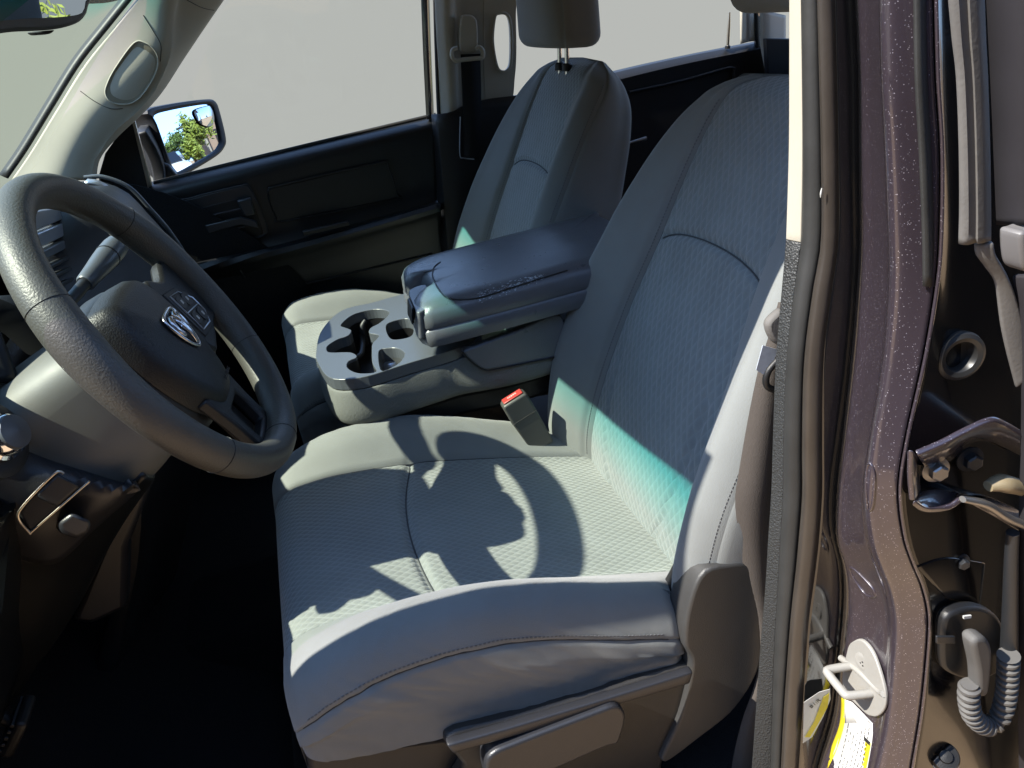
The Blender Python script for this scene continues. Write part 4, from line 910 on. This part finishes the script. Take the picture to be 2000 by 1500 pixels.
sheet('pillar_seal', [r_([(1474, -70), (1475, 60), (1482, 140)], 1.155), r_([(1486, -70), (1484, 60), (1492, 140)], 1.155)], M_gloss, rp, n=16, thick=.01)
sheet('quarter_trim', [r_([(1484, 20), (1484, 80), (1494, 140)], 1.12), r_([(1500, 22), (1501, 80), (1503, 140)], 1.11), r_([(1535, 30), (1535, 80), (1535, 140)], 1.15)], M_beige, rp, n=16, m=10, across=True, thick=.02)
slab('quarter_lower', px([(1497, 75), (1545, 75), (1545, 175), (1502, 175)], y=1.09), (0, .02, 0), M_black, rp, bev=.003)
# ------------------------------------------------------------------ driver seat: plastic shields and lever
slab('base_front', cr(px([(604, 1446), (700, 1458), (868, 1440), (905, 1440), (890, 1560), (640, 1560)], y=-.272), 40, True), (0, .30, 0), M_dark, drv, bev=.01)
sh = cr(px([(870, 1442), (1000, 1405), (1200, 1345), (1340, 1302), (1358, 1306), (1345, 1350), (1296, 1486), (1270, 1560), (960, 1600), (880, 1560), (905, 1500)], y=-.302), 70, True)
shp = slab('side_shield', sh, (0, .03, 0), M_shield, drv, bev=.006)
sheet('shield_ledge', [px([(868, 1440), (1000, 1403), (1200, 1343), (1345, 1298)], y=-.314), px([(880, 1456), (1000, 1422), (1200, 1362), (1338, 1322)], y=-.314)], M_shield2, shp, n=30, thick=.014, bev=.003, soff=1)
hd = cr(px([(948, 1500), (962, 1474), (1010, 1452), (1160, 1394), (1200, 1380), (1218, 1388), (1222, 1410), (1206, 1456), (1180, 1462), (1000, 1540), (960, 1545)], y=-.336), 70, True)
slab('height_lever', hd, (0, .032, 0), M_shield2, drv, bev=.010, bseg=4)
rc_ = cr(px([(1352, 1300), (1338, 1260), (1345, 1190), (1372, 1122), (1420, 1104), (1468, 1108), (1488, 1180), (1488, 1290), (1440, 1380), (1370, 1440), (1292, 1492), (1330, 1400)], y=-.312), 70, True)
slab('recliner_cover', rc_, (0, .05, 0), mat('recliner cover plastic', (.055, .054, .053), .5, bump=('grain', 700, .35, .0005), vary=.06), drv, bev=.012, bseg=4)
slab('hinge_shroud', cr(px([(1300, 1240), (1338, 1180), (1378, 1112), (1400, 1116), (1372, 1180), (1345, 1262), (1320, 1270)], y=-.284), 40, True), (0, .06, 0), M_black, drv, bev=.008)
# ------------------------------------------------------------------ near door pillar
bp_ = thing('door_pillar', 'plum metallic door pillar with rubber seals, striker and rear door hinge', 'door pillar', (.15, -.42, 0))
PY = [-60, 150, 300, 465, 560, 700, 860, 960, 1050, 1105, 1150, 1210, 1300, 1400, 1500, 1570]
def colm(xs, y0, dx=0, k=.035):
    out = []
    for x, y in zip(xs, PY): p = at(x, y, y=y0-k*y/1500); out.append(p+Vector((dx, 0, 0)))
    return out
cA = [1541, 1541, 1540, 1536, 1527, 1515, 1509, 1506, 1500, 1497, 1494, 1489, 1482, 1475, 1468, 1462]
cB = [1563, 1566, 1567, 1565, 1552, 1536, 1530, 1529, 1524, 1521, 1519, 1515, 1511, 1508, 1505, 1502]
cC = [1598, 1603, 1606, 1606, 1590, 1572, 1567, 1567, 1560, 1555, 1550, 1544, 1537, 1530, 1525, 1520]
cD = [1630, 1635, 1638, 1638, 1626, 1609, 1606, 1606, 1600, 1594, 1588, 1580, 1573, 1567, 1560, 1555]
cE = [1672, 1681, 1682, 1684, 1680, 1669, 1650, 1638, 1636, 1650, 1656, 1655, 1646, 1636, 1604, 1590]
cF = [1750, 1753, 1761, 1767, 1768, 1756, 1728, 1716, 1727, 1745, 1764, 1776, 1772, 1762, 1746, 1735]
trA, trB = colm(cA, -.328), colm(cB, -.345)
i0 = 4
jt = (at(1535, 468, y=-.328-.035*468/1500), at(1564, 474, y=-.345-.035*474/1500))
up_ = lambda L_, j: [p for p, y in zip(L_, PY) if y < 440]+[j]
dn_ = lambda L_, j: [j]+[p for p, y in zip(L_, PY) if y > 500]
back_ = lambda L_: [p+Vector((.035, .030, 0)) for p in L_]
sheet('upper_trim', [back_(up_(trA, jt[0])), up_(trA, jt[0]), up_(trB, jt[1])], M_beige, bp_, n=30, thick=.006, bev=.001)
M_speck = mat('grained charcoal trim', (.032, .034, .035), .55, bump=('grain', 420, .9, .0012), vary=.3, vscale=300)
sheet('lower_trim', [back_(dn_(trA, jt[0])), dn_(trA, jt[0]), dn_(trB, jt[1])], M_speck, bp_, n=40, thick=.006, bev=.001)
def bulge(L0, L1, out, k=6):
    """rounded rubber section between two long edges, pushed towards the door opening"""
    rows = []
    for i in range(k+1):
        t = i/k; b = math.sin(PI*t)**.8
        rows.append([p.lerp(q, t)+Vector((-out*b, -out*.35*b, 0)) for p, q in zip(L0, L1)])
    return rows
CB, CC, CD = colm(cB, -.346), colm(cC, -.368), colm(cD, -.388)
sheet('weatherstrip', bulge(CB, CC, .007), M_rubber, bp_, n=60, thick=.004)
M_rub2 = mat('bulb seal rubber', (.058, .048, .040), .34, spec=.5, bump=('noise', 160, .25, .0008), vary=.3, vscale=18)
sheet('bulb_seal', bulge(CC, CD, .011), M_rub2, bp_, n=60, thick=.004)
CE = colm(cE, -.400); CF = colm(cF, -.497)
# jamb channel between the seal and the painted face
ch = [CD, [p.lerp(q, .25)+Vector((.018, 0, 0)) for p, q in zip(CD, CE)], [p.lerp(q, .6)+Vector((.022, .004, 0)) for p, q in zip(CD, CE)], [p.lerp(q, .85)+Vector((.006, .006, 0)) for p, q in zip(CD, CE)], CE]
sheet('jamb_channel', ch, M_gloss, bp_, n=60, m=20, across=True, thick=.003)
# painted face, rolled over its outer corner into the hinge recess
mid = lambda t, d: [p.lerp(q, t)+Vector((d, 0, 0)) for p, q in zip(CE, CF)]
cG = [x+w_ for x, w_ in zip(cF, [34, 38, 40, 34, 26, 16, 10, 9, 9, 10, 10, 10, 10, 10, 10, 10])]
CG = [p+Vector((.012, -.004, 0)) for p in colm(cG, -.503)]
CH = [at(x, y, y=-.500-.035*y/1500) for x, y in zip([1850, 1855, 1860, 1870, 1870, 1880, 1880, 1880, 1885, 1885, 1885, 1885, 1885, 1885, 1885, 1885], PY)]
CI = [at(x, y, y=-.492-.035*y/1500) for x, y in zip([2010]*16, PY)]
pf = sheet('painted_face', [CE, mid(.12, -.003), mid(.35, -.002), mid(.7, -.004), mid(.84, -.009), mid(.94, -.008), CF, CG], M_paint, bp_, n=110, m=40, across=True, thick=.004)
M_rec_shade = mat('shaded recess paint', (.005, .0045, .0055), .18, spec=.25, coat=.3, vary=.25, vscale=12)  # pillar's plum paint blackened to stand for the shade in the recess
rcs = sheet('hinge_recess', [[p+Vector((.003, 0, 0)) for p in CG], CH, CI], M_rec_shade, bp_, n=110, m=24, across=True, thick=.004)
tube('panel_edge', [p+Vector((.002, -.002, 0)) for p in CG], .0016, M_paint, bp_, seg=8, n=90)
sheet('drip_groove', [colm([x+40 for x in cF], -.508)[:5], colm([x+58 for x in cF], -.506)[:5]], M_rubber, bp_, n=24, thick=.003)
# wear marks: small chips on the seal
bpy.context.view_layer.update()
BF = [bvh(pf)]; BR = [bvh(rcs)]
for q in ((1603, 378),):
    p = at(q[0], q[1], y=-.385-.035*q[1]/1500); tube('seal_chip', [p+Vector((0, 0, -.004)), p, p+Vector((.001, 0, .005))], [.0003, .0008, .0004], M_paper, bp_, n=6, seg=5)
def onf(pts, off=0, B_=None): return [p for p in (onto(B_ or BF, *q, off=off) for q in pts) if p is not None]
# stamped oval in the painted face
for pts in ([(1694, 915), (1700, 905), (1708, 930), (1704, 985), (1696, 995), (1692, 960)], [(1660, 1110), (1672, 1115), (1705, 1150), (1708, 1165), (1690, 1160), (1668, 1130)]):
    q = onf(pts, .0005)
    if len(q) > 4: tube('stamped_edge', q, .0014, M_paint, bp_, seg=8, n=50, closed=True)
# striker
st = thing('door_striker', 'cream painted door striker loop bolted to the plum door pillar', 'striker', onto(BF, 1690, 1320))
so2 = cr(onf([(1660, 1268), (1672, 1250), (1690, 1248), (1712, 1275), (1732, 1335), (1736, 1368), (1728, 1390), (1712, 1397), (1690, 1385), (1652, 1338), (1646, 1300)]), 60, True)
nf = Vector((-1, -.12, .05)).normalized()
slab('striker_plate', so2, nf*.005, M_white, st, bev=.0015)
tube('striker_ridge', [p+nf*.005 for p in onf([(1648, 1282), (1680, 1305), (1722, 1345), (1733, 1352)])], .004, M_white, st, n=20, seg=10)
c_ = onto(BF, 1692, 1290)+nf*.005
lathe('striker_screw', c_, nf, [(.012, 0), (.012, .0015), (.009, .0025), (.006, .002), (0, .002)], M_white, st)
for d in ((-.001, .002), (.002, -.002), (-.002, -.003)): lathe('screw_dot', c_+nf*.0022+Vector((0, d[0], d[1])), nf, [(.001, 0), (.001, .0004), (0, .0004)], M_black, st, seg=8)
A_, B_, C__, D_ = [onto(BF, *q) for q in ((1668, 1300), (1668, 1300), (1712, 1352), (1712, 1352))]
out_ = nf*.036+Vector((0, .012, 0))
tube('striker_loop', [A_, A_+out_*.55, A_+out_*.92+(C__-A_)*.03, A_+out_+(C__-A_)*.15, C__+out_+(A_-C__)*.15, C__+out_*.92+(A_-C__)*.03, C__+out_*.55, C__], .0052, M_white, st, n=60, seg=14)
slab('striker_window', onf([(1655, 1330), (1668, 1338), (1690, 1362), (1712, 1372), (1708, 1388), (1690, 1378), (1660, 1345)], .0052), nf*.0006, M_rec_shade, st)
# warning label
lb = thing('warning_label', 'white and yellow tyre label stuck on the pillar under the striker', 'label', onto(BF, 1660, 1440))
def pr_plate(nm, pts, d0, m, par, B_=None):
    q = onf(pts, d0, B_)
    return slab(nm, q, (-.0003, 0, 0), m, par)
def pr_sheet(nm, L_, R_, d0, m, par):
    a_, b_ = onf(L_, d0), onf(R_, d0); return sheet(nm, [a_, b_], m, par, n=14, thick=.0002)
pr_sheet('label_paper', [(1650, 1366), (1646, 1415), (1628, 1470), (1608, 1530)], [(1704, 1412), (1704, 1440), (1696, 1490), (1688, 1530)], .0008, M_paper, lb)
pr_sheet('label_paper', [(1650, 1366), (1664, 1371)], [(1650, 1412), (1704, 1412)], .0008, M_paper, lb)
pr_sheet('label_stripe', [(1643, 1362), (1640, 1412), (1624, 1458), (1604, 1500)], [(1652, 1366), (1649, 1414), (1634, 1464), (1614, 1506)], .0014, M_yellow, lb)
pr_sheet('label_stripe', [(1690, 1448), (1682, 1490), (1672, 1530)], [(1701, 1452), (1694, 1490), (1686, 1530)], .0014, M_yellow, lb)
pr_plate('label_block', [(1688, 1438), (1700, 1450), (1699, 1457), (1688, 1446)], .0013, M_ink, lb)
V = []; F = []; rnd = random.Random(9)
for col_ in range(7):
    x0, x1 = 1662+col_*6, 1628+col_*7.2
    t = .03
    while t < 1:
        ln = rnd.uniform(.02, .07); ya, yb = 1382+col_*6+t*(1530-1382-col_*6), 1382+col_*6+min(1, t+ln)*(1530-1382-col_*6)
        tt = lambda t: x0+(x1-x0)*t-6*math.sin(PI*t)*-.6
        q = onf([(tt(t)-.7, ya), (tt(t)+.7, ya), (tt(t+ln)+.7, yb), (tt(t+ln)-.7, yb)], .0022)
        if len(q) == 4 and col_ not in (): k = len(V); V += q; F.append((k, k+1, k+2, k+3))
        t += ln+rnd.uniform(.012, .04)
struct(mesh('label_print', V, F, M_ink, lb, smooth=False), 'stuff')
l2 = thing('certification_label', 'small white label with a yellow band in the jamb channel by the seal', 'label', at(1595, 1400, y=-.42))
yl = -.432
slab('label_paper', px([(1570, 1372), (1600, 1352), (1621, 1346), (1622, 1366), (1608, 1400), (1586, 1440), (1568, 1452)], y=yl), (.0005, .0005, 0), M_paper, l2)
slab('label_stripe', px([(1608, 1362), (1620, 1354), (1616, 1382), (1600, 1410), (1582, 1440), (1572, 1440), (1590, 1410)], y=yl-.001), (.0003, .0003, 0), M_yellow, l2)
text('label_lettering', 'B1:R', at(1592, 1374, y=yl-.0015), at(1606, 1362, y=yl)-at(1580, 1384, y=yl), Vector((0, 0, 1)), .009, M_ink, l2)
# rubber plug, hinge, bolts in the recess
pg = thing('rubber_plug', 'black ring-shaped rubber plug above the rear door hinge', 'plug', onto(BR, 1868, 692))
pc_ = onto(BR, 1868, 692); pn_ = Vector((-.22, -1, .05)).normalized()
lathe('plug_ring', pc_, pn_, [(.0225, -.002), (.0235, .003), (.0225, .0075), (.019, .0095), (.015, .008), (.0125, .004), (.0115, -.004), (0, -.006)], mat('plug rubber', (.022, .022, .022), .4, spec=.45), pg, seg=40)
hg = bp_
HP = lambda pts, d: [at(a, b, y=-.530-d) for a, b in pts]
sheet('hinge_flange', [HP([(1786, 879), (1835, 858), (1878, 836), (1932, 813), (1965, 822), (2012, 850)], .022), HP([(1800, 905), (1845, 893), (1885, 858), (1925, 852), (1965, 866), (2012, 890)], -.006)], M_paint, hg, n=40, thick=.006, bev=.0015)
sheet('hinge_wall', [HP([(1784, 880), (1783, 930), (1787, 978)], .022), HP([(1799, 898), (1798, 930), (1800, 962)], -.006)], M_paint, hg, n=20, thick=.005, bev=.0015)
sheet('hinge_flange', [HP([(1787, 976), (1812, 993), (1850, 987), (1882, 968), (1930, 990), (2012, 1040)], .022), HP([(1800, 958), (1828, 954), (1862, 960), (1900, 972), (1940, 975), (2012, 1005)], -.006)], M_paint, hg, n=40, thick=.006, bev=.0015)
M_steel = mat('zinc steel', (.30, .29, .28), .38, metal=.9)
def bolt(nm, q, y, r, m, par, ax=(-.25, -1, .05)):
    c_ = at(*q, y=y); b = lathe(nm, c_, ax, [(r*1.55, 0), (r*1.55, .002), (r*1.05, .003)], m, par, seg=24)
    lathe('bolt_head', c_+Vector(ax).normalized()*.003, ax, [(r, 0), (r, r*.8), (r*.8, r*.95), (0, r*.95)], m, b, seg=6)
bolt('hinge_bolt', (1826, 916), -.532, .0085, M_steel, hg); bolt('hinge_bolt', (1893, 896), -.530, .0085, M_dark, hg)
tube('check_arm', HP([(1930, 950), (1955, 944), (1985, 950), (2012, 960)], .02), [.006, .011, .010, .010], mat('greased steel', (.45, .36, .22), .45, metal=.3), hg, n=20, flat=.8)
tube('check_link', HP([(1880, 975), (1925, 985), (1965, 1010), (2012, 1030)], .028), [.004, .006, .006, .006], M_steel, hg, n=20, flat=.7)
pb = sheet('gusset_plate', [onf([(1790, 1108), (1850, 1090), (1925, 1100)], .003, BR), onf([(1800, 1180), (1850, 1170), (1915, 1185)], .003, BR)], M_rec_shade, bp_, n=16, thick=.003, bev=.001)
bolt('gusset_bolt', (1876, 1096), -.525, .006, M_dark, bp_)
lm = thing('wiring_loom', 'grey corrugated wiring tube looping from a black grommet to the rear door', 'wiring loom', at(1890, 1280, y=-.54))
slab('grommet', cr(px([(1825, 1200), (1850, 1178), (1895, 1172), (1930, 1190), (1942, 1225), (1940, 1285), (1915, 1306), (1880, 1312), (1838, 1300), (1822, 1275)], y=-.532), 50, True), (0, -.014, 0), M_black, lm, bev=.004)
slab('grommet_rib', px([(1826, 1240), (1862, 1240), (1862, 1254), (1826, 1254)], y=-.549), (0, -.003, 0), M_dark, lm, bev=.001)
slab('connector_clip', px([(1880, 1202), (1895, 1200), (1894, 1205), (1880, 1207)], y=-.549), (0, -.002, 0), M_paper, lm)
slab('elbow', cr(px([(1874, 1236), (1888, 1224), (1904, 1228), (1913, 1256), (1908, 1325), (1900, 1338), (1888, 1338), (1884, 1290)], y=-.556), 40, True), (0, -.018, 0), M_conv, lm, bev=.006, bseg=4)
cp_ = cr(px([(1894, 1335), (1892, 1365), (1900, 1398), (1926, 1418), (1950, 1404), (1963, 1370), (1968, 1330), (1970, 1280)], y=-.566), 130)
tube('corrugated_tube', cp_, [.0098+(.0016 if (i//3) % 2 else -.0012) for i in range(130)], M_conv, lm, seg=18, raw=True)
tube('tube_end', px([(1970, 1290), (1972, 1230), (1975, 1100), (1978, 1040)], y=-.556), [.0095, .008, .007, .006], M_dark, lm, n=14, seg=18)
lb_ = at(1845, 1478, y=-.540)
cap = lathe('cap_bolt', lb_, (-.3, -.5, .8), [(.017, -.012), (.017, .0), (.015, .004), (.008, .005), (.007, .009), (0, .010)], M_black, bp_)
lathe('bolt_washer', lb_, (-.3, -.5, .8), [(.0176, -.010), (.0176, -.003), (.0168, -.003)], M_brass, cap)
# ------------------------------------------------------------------ edge of the near rear door
nd = thing('rear_door', 'dusty plum near-side rear door edge with faded rubber seal', 'truck door', (.3, -.56, 0))
S0 = [at(x, y, y=-.545) for x, y in ((1846, -60), (1858, 70), (1867, 150), (1872, 280), (1873, 400), (1871, 472))]
S1 = [at(x, y, y=-.556) for x, y in ((1922, -60), (1926, 70), (1930, 150), (1934, 280), (1936, 400), (1936, 470))]
rws = []
for i in range(9):
    t = i/8; b = math.sin(PI*t)**.6-.45*math.exp(-((t-.62)/.05)**2)
    rws.append([p.lerp(q, t)+Vector((-.010*b, -.004*b, 0)) for p, q in zip(S0, S1)])
sheet('door_seal', rws, M_rubber_lt, nd, n=40, thick=.004)
M_dusty = mat('dusty plum paint', (.035, .032, .037), .7, metal=0, spec=.2, vary=.4, vscale=9, bump=('noise', 90, .15, .001))
sheet('door_skin', [[at(x, y, y=-.558) for x, y in ((1923, -60), (1936, 200), (1946, 440))], [at(x, y, y=-.60) for x, y in ((2020, -60), (2020, 200), (2020, 440))]], M_dusty, nd, n=30, thick=.004)
sheet('seal_foot', [[at(x, y, y=-.552) for x, y in ((1906, 477), (1908, 500), (1925, 525), (1945, 560), (1960, 650), (1985, 760))], [at(x, y, y=-.558) for x, y in ((1942, 474), (1946, 500), (1962, 530), (1985, 580), (2005, 660), (2012, 740))]], M_rubber_lt, nd, n=30, thick=.006, bev=.002)
slab('seal_cap', cr(px([(1950, 448), (1962, 440), (2020, 430), (2020, 515), (1975, 520), (1955, 508)], y=-.575), 40, True), (0, -.02, 0), mat('grey end cap', (.19, .18, .18), .55, vary=.1), nd, bev=.005)
sheet('door_edge', [[at(x, y, y=-.552) for x, y in ((1975, 540), (1992, 740), (1988, 1000), (1985, 1300), (1990, 1570))], [at(x, y, y=-.575) for x, y in ((2030, 540), (2030, 740), (2030, 1000), (2030, 1300), (2030, 1570))]], M_dusty, nd, n=30, thick=.006, bev=.002)
# ------------------------------------------------------------------ driver's belt
db = thing('seat_belt', "dusty brown driver's seat belt hanging beside the near seat back", 'seat belt', at(1470, 1000, y=-.315))
Lx = [(1520, 590), (1500, 660), (1476, 743), (1446, 903), (1436, 993), (1453, 1116), (1478, 1212), (1480, 1313), (1448, 1410), (1430, 1490), (1424, 1560)]
Rx = [(1548, 590), (1540, 660), (1530, 743), (1520, 903), (1515, 993), (1508, 1116), (1503, 1212), (1494, 1313), (1478, 1410), (1470, 1490), (1466, 1560)]
sheet('webbing', [[at(*q, y=-.308) for q in Lx], [at(*q, y=-.318) for q in Rx]], M_belt, db, n=60, thick=.0025)
slab('belt_guide', cr(px([(1488, 632), (1500, 612), (1522, 600), (1532, 640), (1528, 672), (1500, 662)], y=-.325), 30, True), (0, -.012, 0), M_rubber_lt, db, bev=.004)
slab('belt_tag', px([(1489, 674), (1518, 682), (1500, 738), (1476, 722)], y=-.325), (0, -.001, 0), mat('belt tag', (.55, .6, .68), .4, vary=.3, vscale=160), db)
tube('belt_slot', px([(1522, 700), (1500, 726), (1497, 752), (1516, 764)], y=-.327), .004, M_black, db, n=20)
slab('door_body', [(.40, -.60, -.45), (.40, -.60, .42), (.50, -.64, .62), (.95, -1.25, .62), (.98, -1.30, .42), (.98, -1.30, -.45)], (.05, .03, 0), M_door, nd, bev=.02)
# ------------------------------------------------------------------ outdoors
g = struct(mesh('ground', [(-5, -9, -1.0), (80, -9, -1.0), (80, 30, -1.0), (30, 20, -1.0), (5, 1.3, -1.0), (-5, 1.3, -1.0)], [(0, 1, 2, 3, 4, 5)], mat('sandy ground', (.66, .46, .28), .95, spec=.1, vary=.3, vscale=1.5, bump=('noise', 12, .6, .03))))
yw = thing('added_shade_wall', 'dark brown wall with eaves, added out of frame to hold back side light', 'house', (1, -3.3, -1))  # unseen wall added to cut sky light from the driver's side
M_blk = mat('brown render', (.05, .04, .032), .9, spec=.15, vary=.25, vscale=3, bump=('noise', 40, .5, .01))
box('wall', (2, -3.5, .7), (16, .2, 3.4), M_blk, yw, bev=.01)
slab('eaves', [(-6.2, -3.7, 2.42), (10.2, -3.7, 2.42), (10.2, -2.9, 2.32), (-6.2, -2.9, 2.32)], (0, 0, .12), M_blk, yw, bev=.01)
M_leaf = mat('yellow green leaves', (.34, .42, .05), .6, vary=.5, vscale=6); M_leaf2 = mat('dark green leaves', (.17, .27, .05), .6, vary=.5, vscale=5); M_bark = mat('bark', (.12, .085, .06), .9)
def foliage(name, c, r, n, sz, m, parent, seed):
    rn = random.Random(seed); V = []; F = []
    cl = [Vector((rn.gauss(0, .5)*r[0], rn.gauss(0, .5)*r[1], rn.gauss(0, .5)*r[2])) for _ in range(14)]
    for i in range(n):
        p = Vector(c)+rn.choice(cl)+Vector((rn.gauss(0, .2)*r[0], rn.gauss(0, .2)*r[1], rn.gauss(0, .2)*r[2]))
        a = Vector((rn.gauss(0, 1), rn.gauss(0, 1), rn.gauss(0, 1))).normalized(); b = a.orthogonal().normalized()*.4; k = len(V); s = sz*rn.uniform(.6, 1.4)
        V += [p-a*s, p+b*s, p+a*s, p-b*s]; F.append((k, k+1, k+2, k+3))
    return mesh(name, V, F, m, parent, smooth=False)
def tree(label, x, y, h, w_, m, seed):
    t = thing('garden_tree', label, 'tree', (x, y, -1), 'trees behind the truck'); rn = random.Random(seed)
    tube('trunk', [(x, y, -1), (x+.05, y, -1+h*.3), (x-.05, y+.05, -1+h*.6)], [.09, .07, .04], M_bark, t, n=8, seg=8)
    for k in range(4):
        a = rn.uniform(0, 6.3); tube('limb', [(x, y, -1+h*(.3+.08*k)), (x+math.cos(a)*w_*.5, y+math.sin(a)*w_*.5, -1+h*(.55+.1*k))], [.035, .012], M_bark, t, n=5, seg=6)
    foliage('crown', (x, y, -1+h*.68), (w_, w_, h*.3), 1500, .11, m, t, seed)
def seen(q, D, c=None, n=None):
    """place on the ground that the door mirror shows at q, D metres behind it"""
    c = c or MC; n = n or MN; d = (_f+CR*((q[0]-1000)/FPX)-CU*((q[1]-750)/FPX)).normalized()
    p = CAM+d*((c-CAM).dot(n)/d.dot(n)); r = d-n*2*d.dot(n); h = Vector((r.x, r.y, 0)); return p+r*(D/h.length)
TS = [((352, 300), 44, 2.2, .9, M_leaf2, 'broad dark green tree behind the truck, left in the door mirror'), ((378, 305), 42, 1.6, .5, M_leaf, 'low yellow-green tree beside the parked car in the door mirror'),
      ((398, 300), 44, 3.1, .6, M_leaf, 'tall yellow-green tree in the middle of the door mirror'), ((334, 290), 48, 1.9, .7, M_leaf, 'small yellow-green tree at the left edge of the door mirror')]
for i, (q, D, h, w_, m_, lab) in enumerate(TS):
    p = seen(q, D); tree(lab, p.x, p.y, h, w_, m_, 20+i)
hp_ = seen((420, 290), 46)
hs = thing('block_house', 'low sand-coloured house behind the truck, right in the door mirror', 'house', (hp_.x, hp_.y, -1))
bx = lambda dx, dy, z: (hp_.x+dx, hp_.y+dy, z)
box('wall', bx(3, .8, .2), (6, 1.8, 2.4), mat('house plaster', (.50, .36, .26), .9, vary=.15, vscale=3), hs, bev=.02)
slab('roof', [bx(-.2, -.4, 1.4), bx(6.2, -.4, 1.4), bx(6.2, 2.0, 1.9), bx(-.2, 2.0, 1.9)], (0, 0, .12), mat('house roof', (.16, .11, .09), .8), hs, bev=.02)
slab('door', [bx(-.02, .3, -1), bx(-.02, 1.1, -1), bx(-.02, 1.1, .8), bx(-.02, .3, .8)], (-.03, 0, 0), M_shield, hs)
tube('porch_post', [bx(-.15, -.3, -1), bx(-.15, -.3, 1.4)], .09, M_beige, hs, seg=10)
car = thing('parked_car', 'white parked car on sandy ground behind the truck, in the door mirror', 'car', (9.0, 2.6, -1))
cp2 = seen((334, 318), 36); CX, CY = cp2.x-7.2, cp2.y-2.6
def csec(x, zs, w_): return [Vector((x+CX, 2.6+CY+y*w_, z)) for y, z in zs]
cs = []
for x, hz_, w_ in ((7.0, .62, .72), (7.15, .78, .84), (8.0, .86, .88), (8.35, 1.10, .86), (8.9, 1.40, .80), (9.8, 1.42, .80), (10.5, 1.12, .86), (11.0, .92, .86), (11.2, .70, .76)):
    cs += csec(x, [(-1, -.72), (-1.02, -.5), (-1, -1+min(hz_, .85)), (-.82, -1+hz_-.02), (.82, -1+hz_-.02), (1, -1+min(hz_, .85)), (1.02, -.5), (1, -.72)], w_)
M_car = mat('white car paint', (1.2, 1.2, 1.2), .3, coat=.5)
cb = mesh('body', cs, gridfaces(9, 8, True)+[tuple(range(8)), tuple(range(64, 72))], M_car, car, sub=1)
for y in (-.86, .86):
    for x in (7.75, 10.4):
        lathe('wheel', (x+CX, CY+(2.6+y-.06 if y < 0 else 2.6+y+.06), -.69), (0, math.copysign(1, y), 0), [(.31, -.1), (.31, .05), (.26, .07), (.18, .05), (0, .06)], M_rubber, car, seg=20)
    slab('side_window', [(8.45+CX, CY+2.6+y*.98, .0), (9.0+CX, CY+2.6+y*.96, .33), (9.75+CX, CY+2.6+y*.96, .33), (10.3+CX, CY+2.6+y*.98, .02)], (0, math.copysign(.03, y), 0), M_teal_screen, car)
slab('windscreen', [(8.02+CX, CY+1.95, -.10), (8.02+CX, CY+3.25, -.10), (8.72+CX, CY+3.2, .34), (8.72+CX, CY+2.0, .34)], (-.03, 0, .04), M_teal_screen, car)
sp_ = seen((55, 16), 8.5, MC2, MN2)
shrub = thing('garden_shrub', 'yellow-green shrub on sandy ground, seen in the inside mirror', 'shrub', (sp_.x, sp_.y, -1))
tube('stem', [(sp_.x, sp_.y, -1), (sp_.x, sp_.y, -.6)], [.03, .015], M_bark, shrub, n=5, seg=6)
foliage('leaves', (sp_.x, sp_.y, -.55), (.6, .6, .4), 700, .07, mat('bright leaves', (.42, .46, .05), .6, vary=.5, vscale=5), shrub, 3)
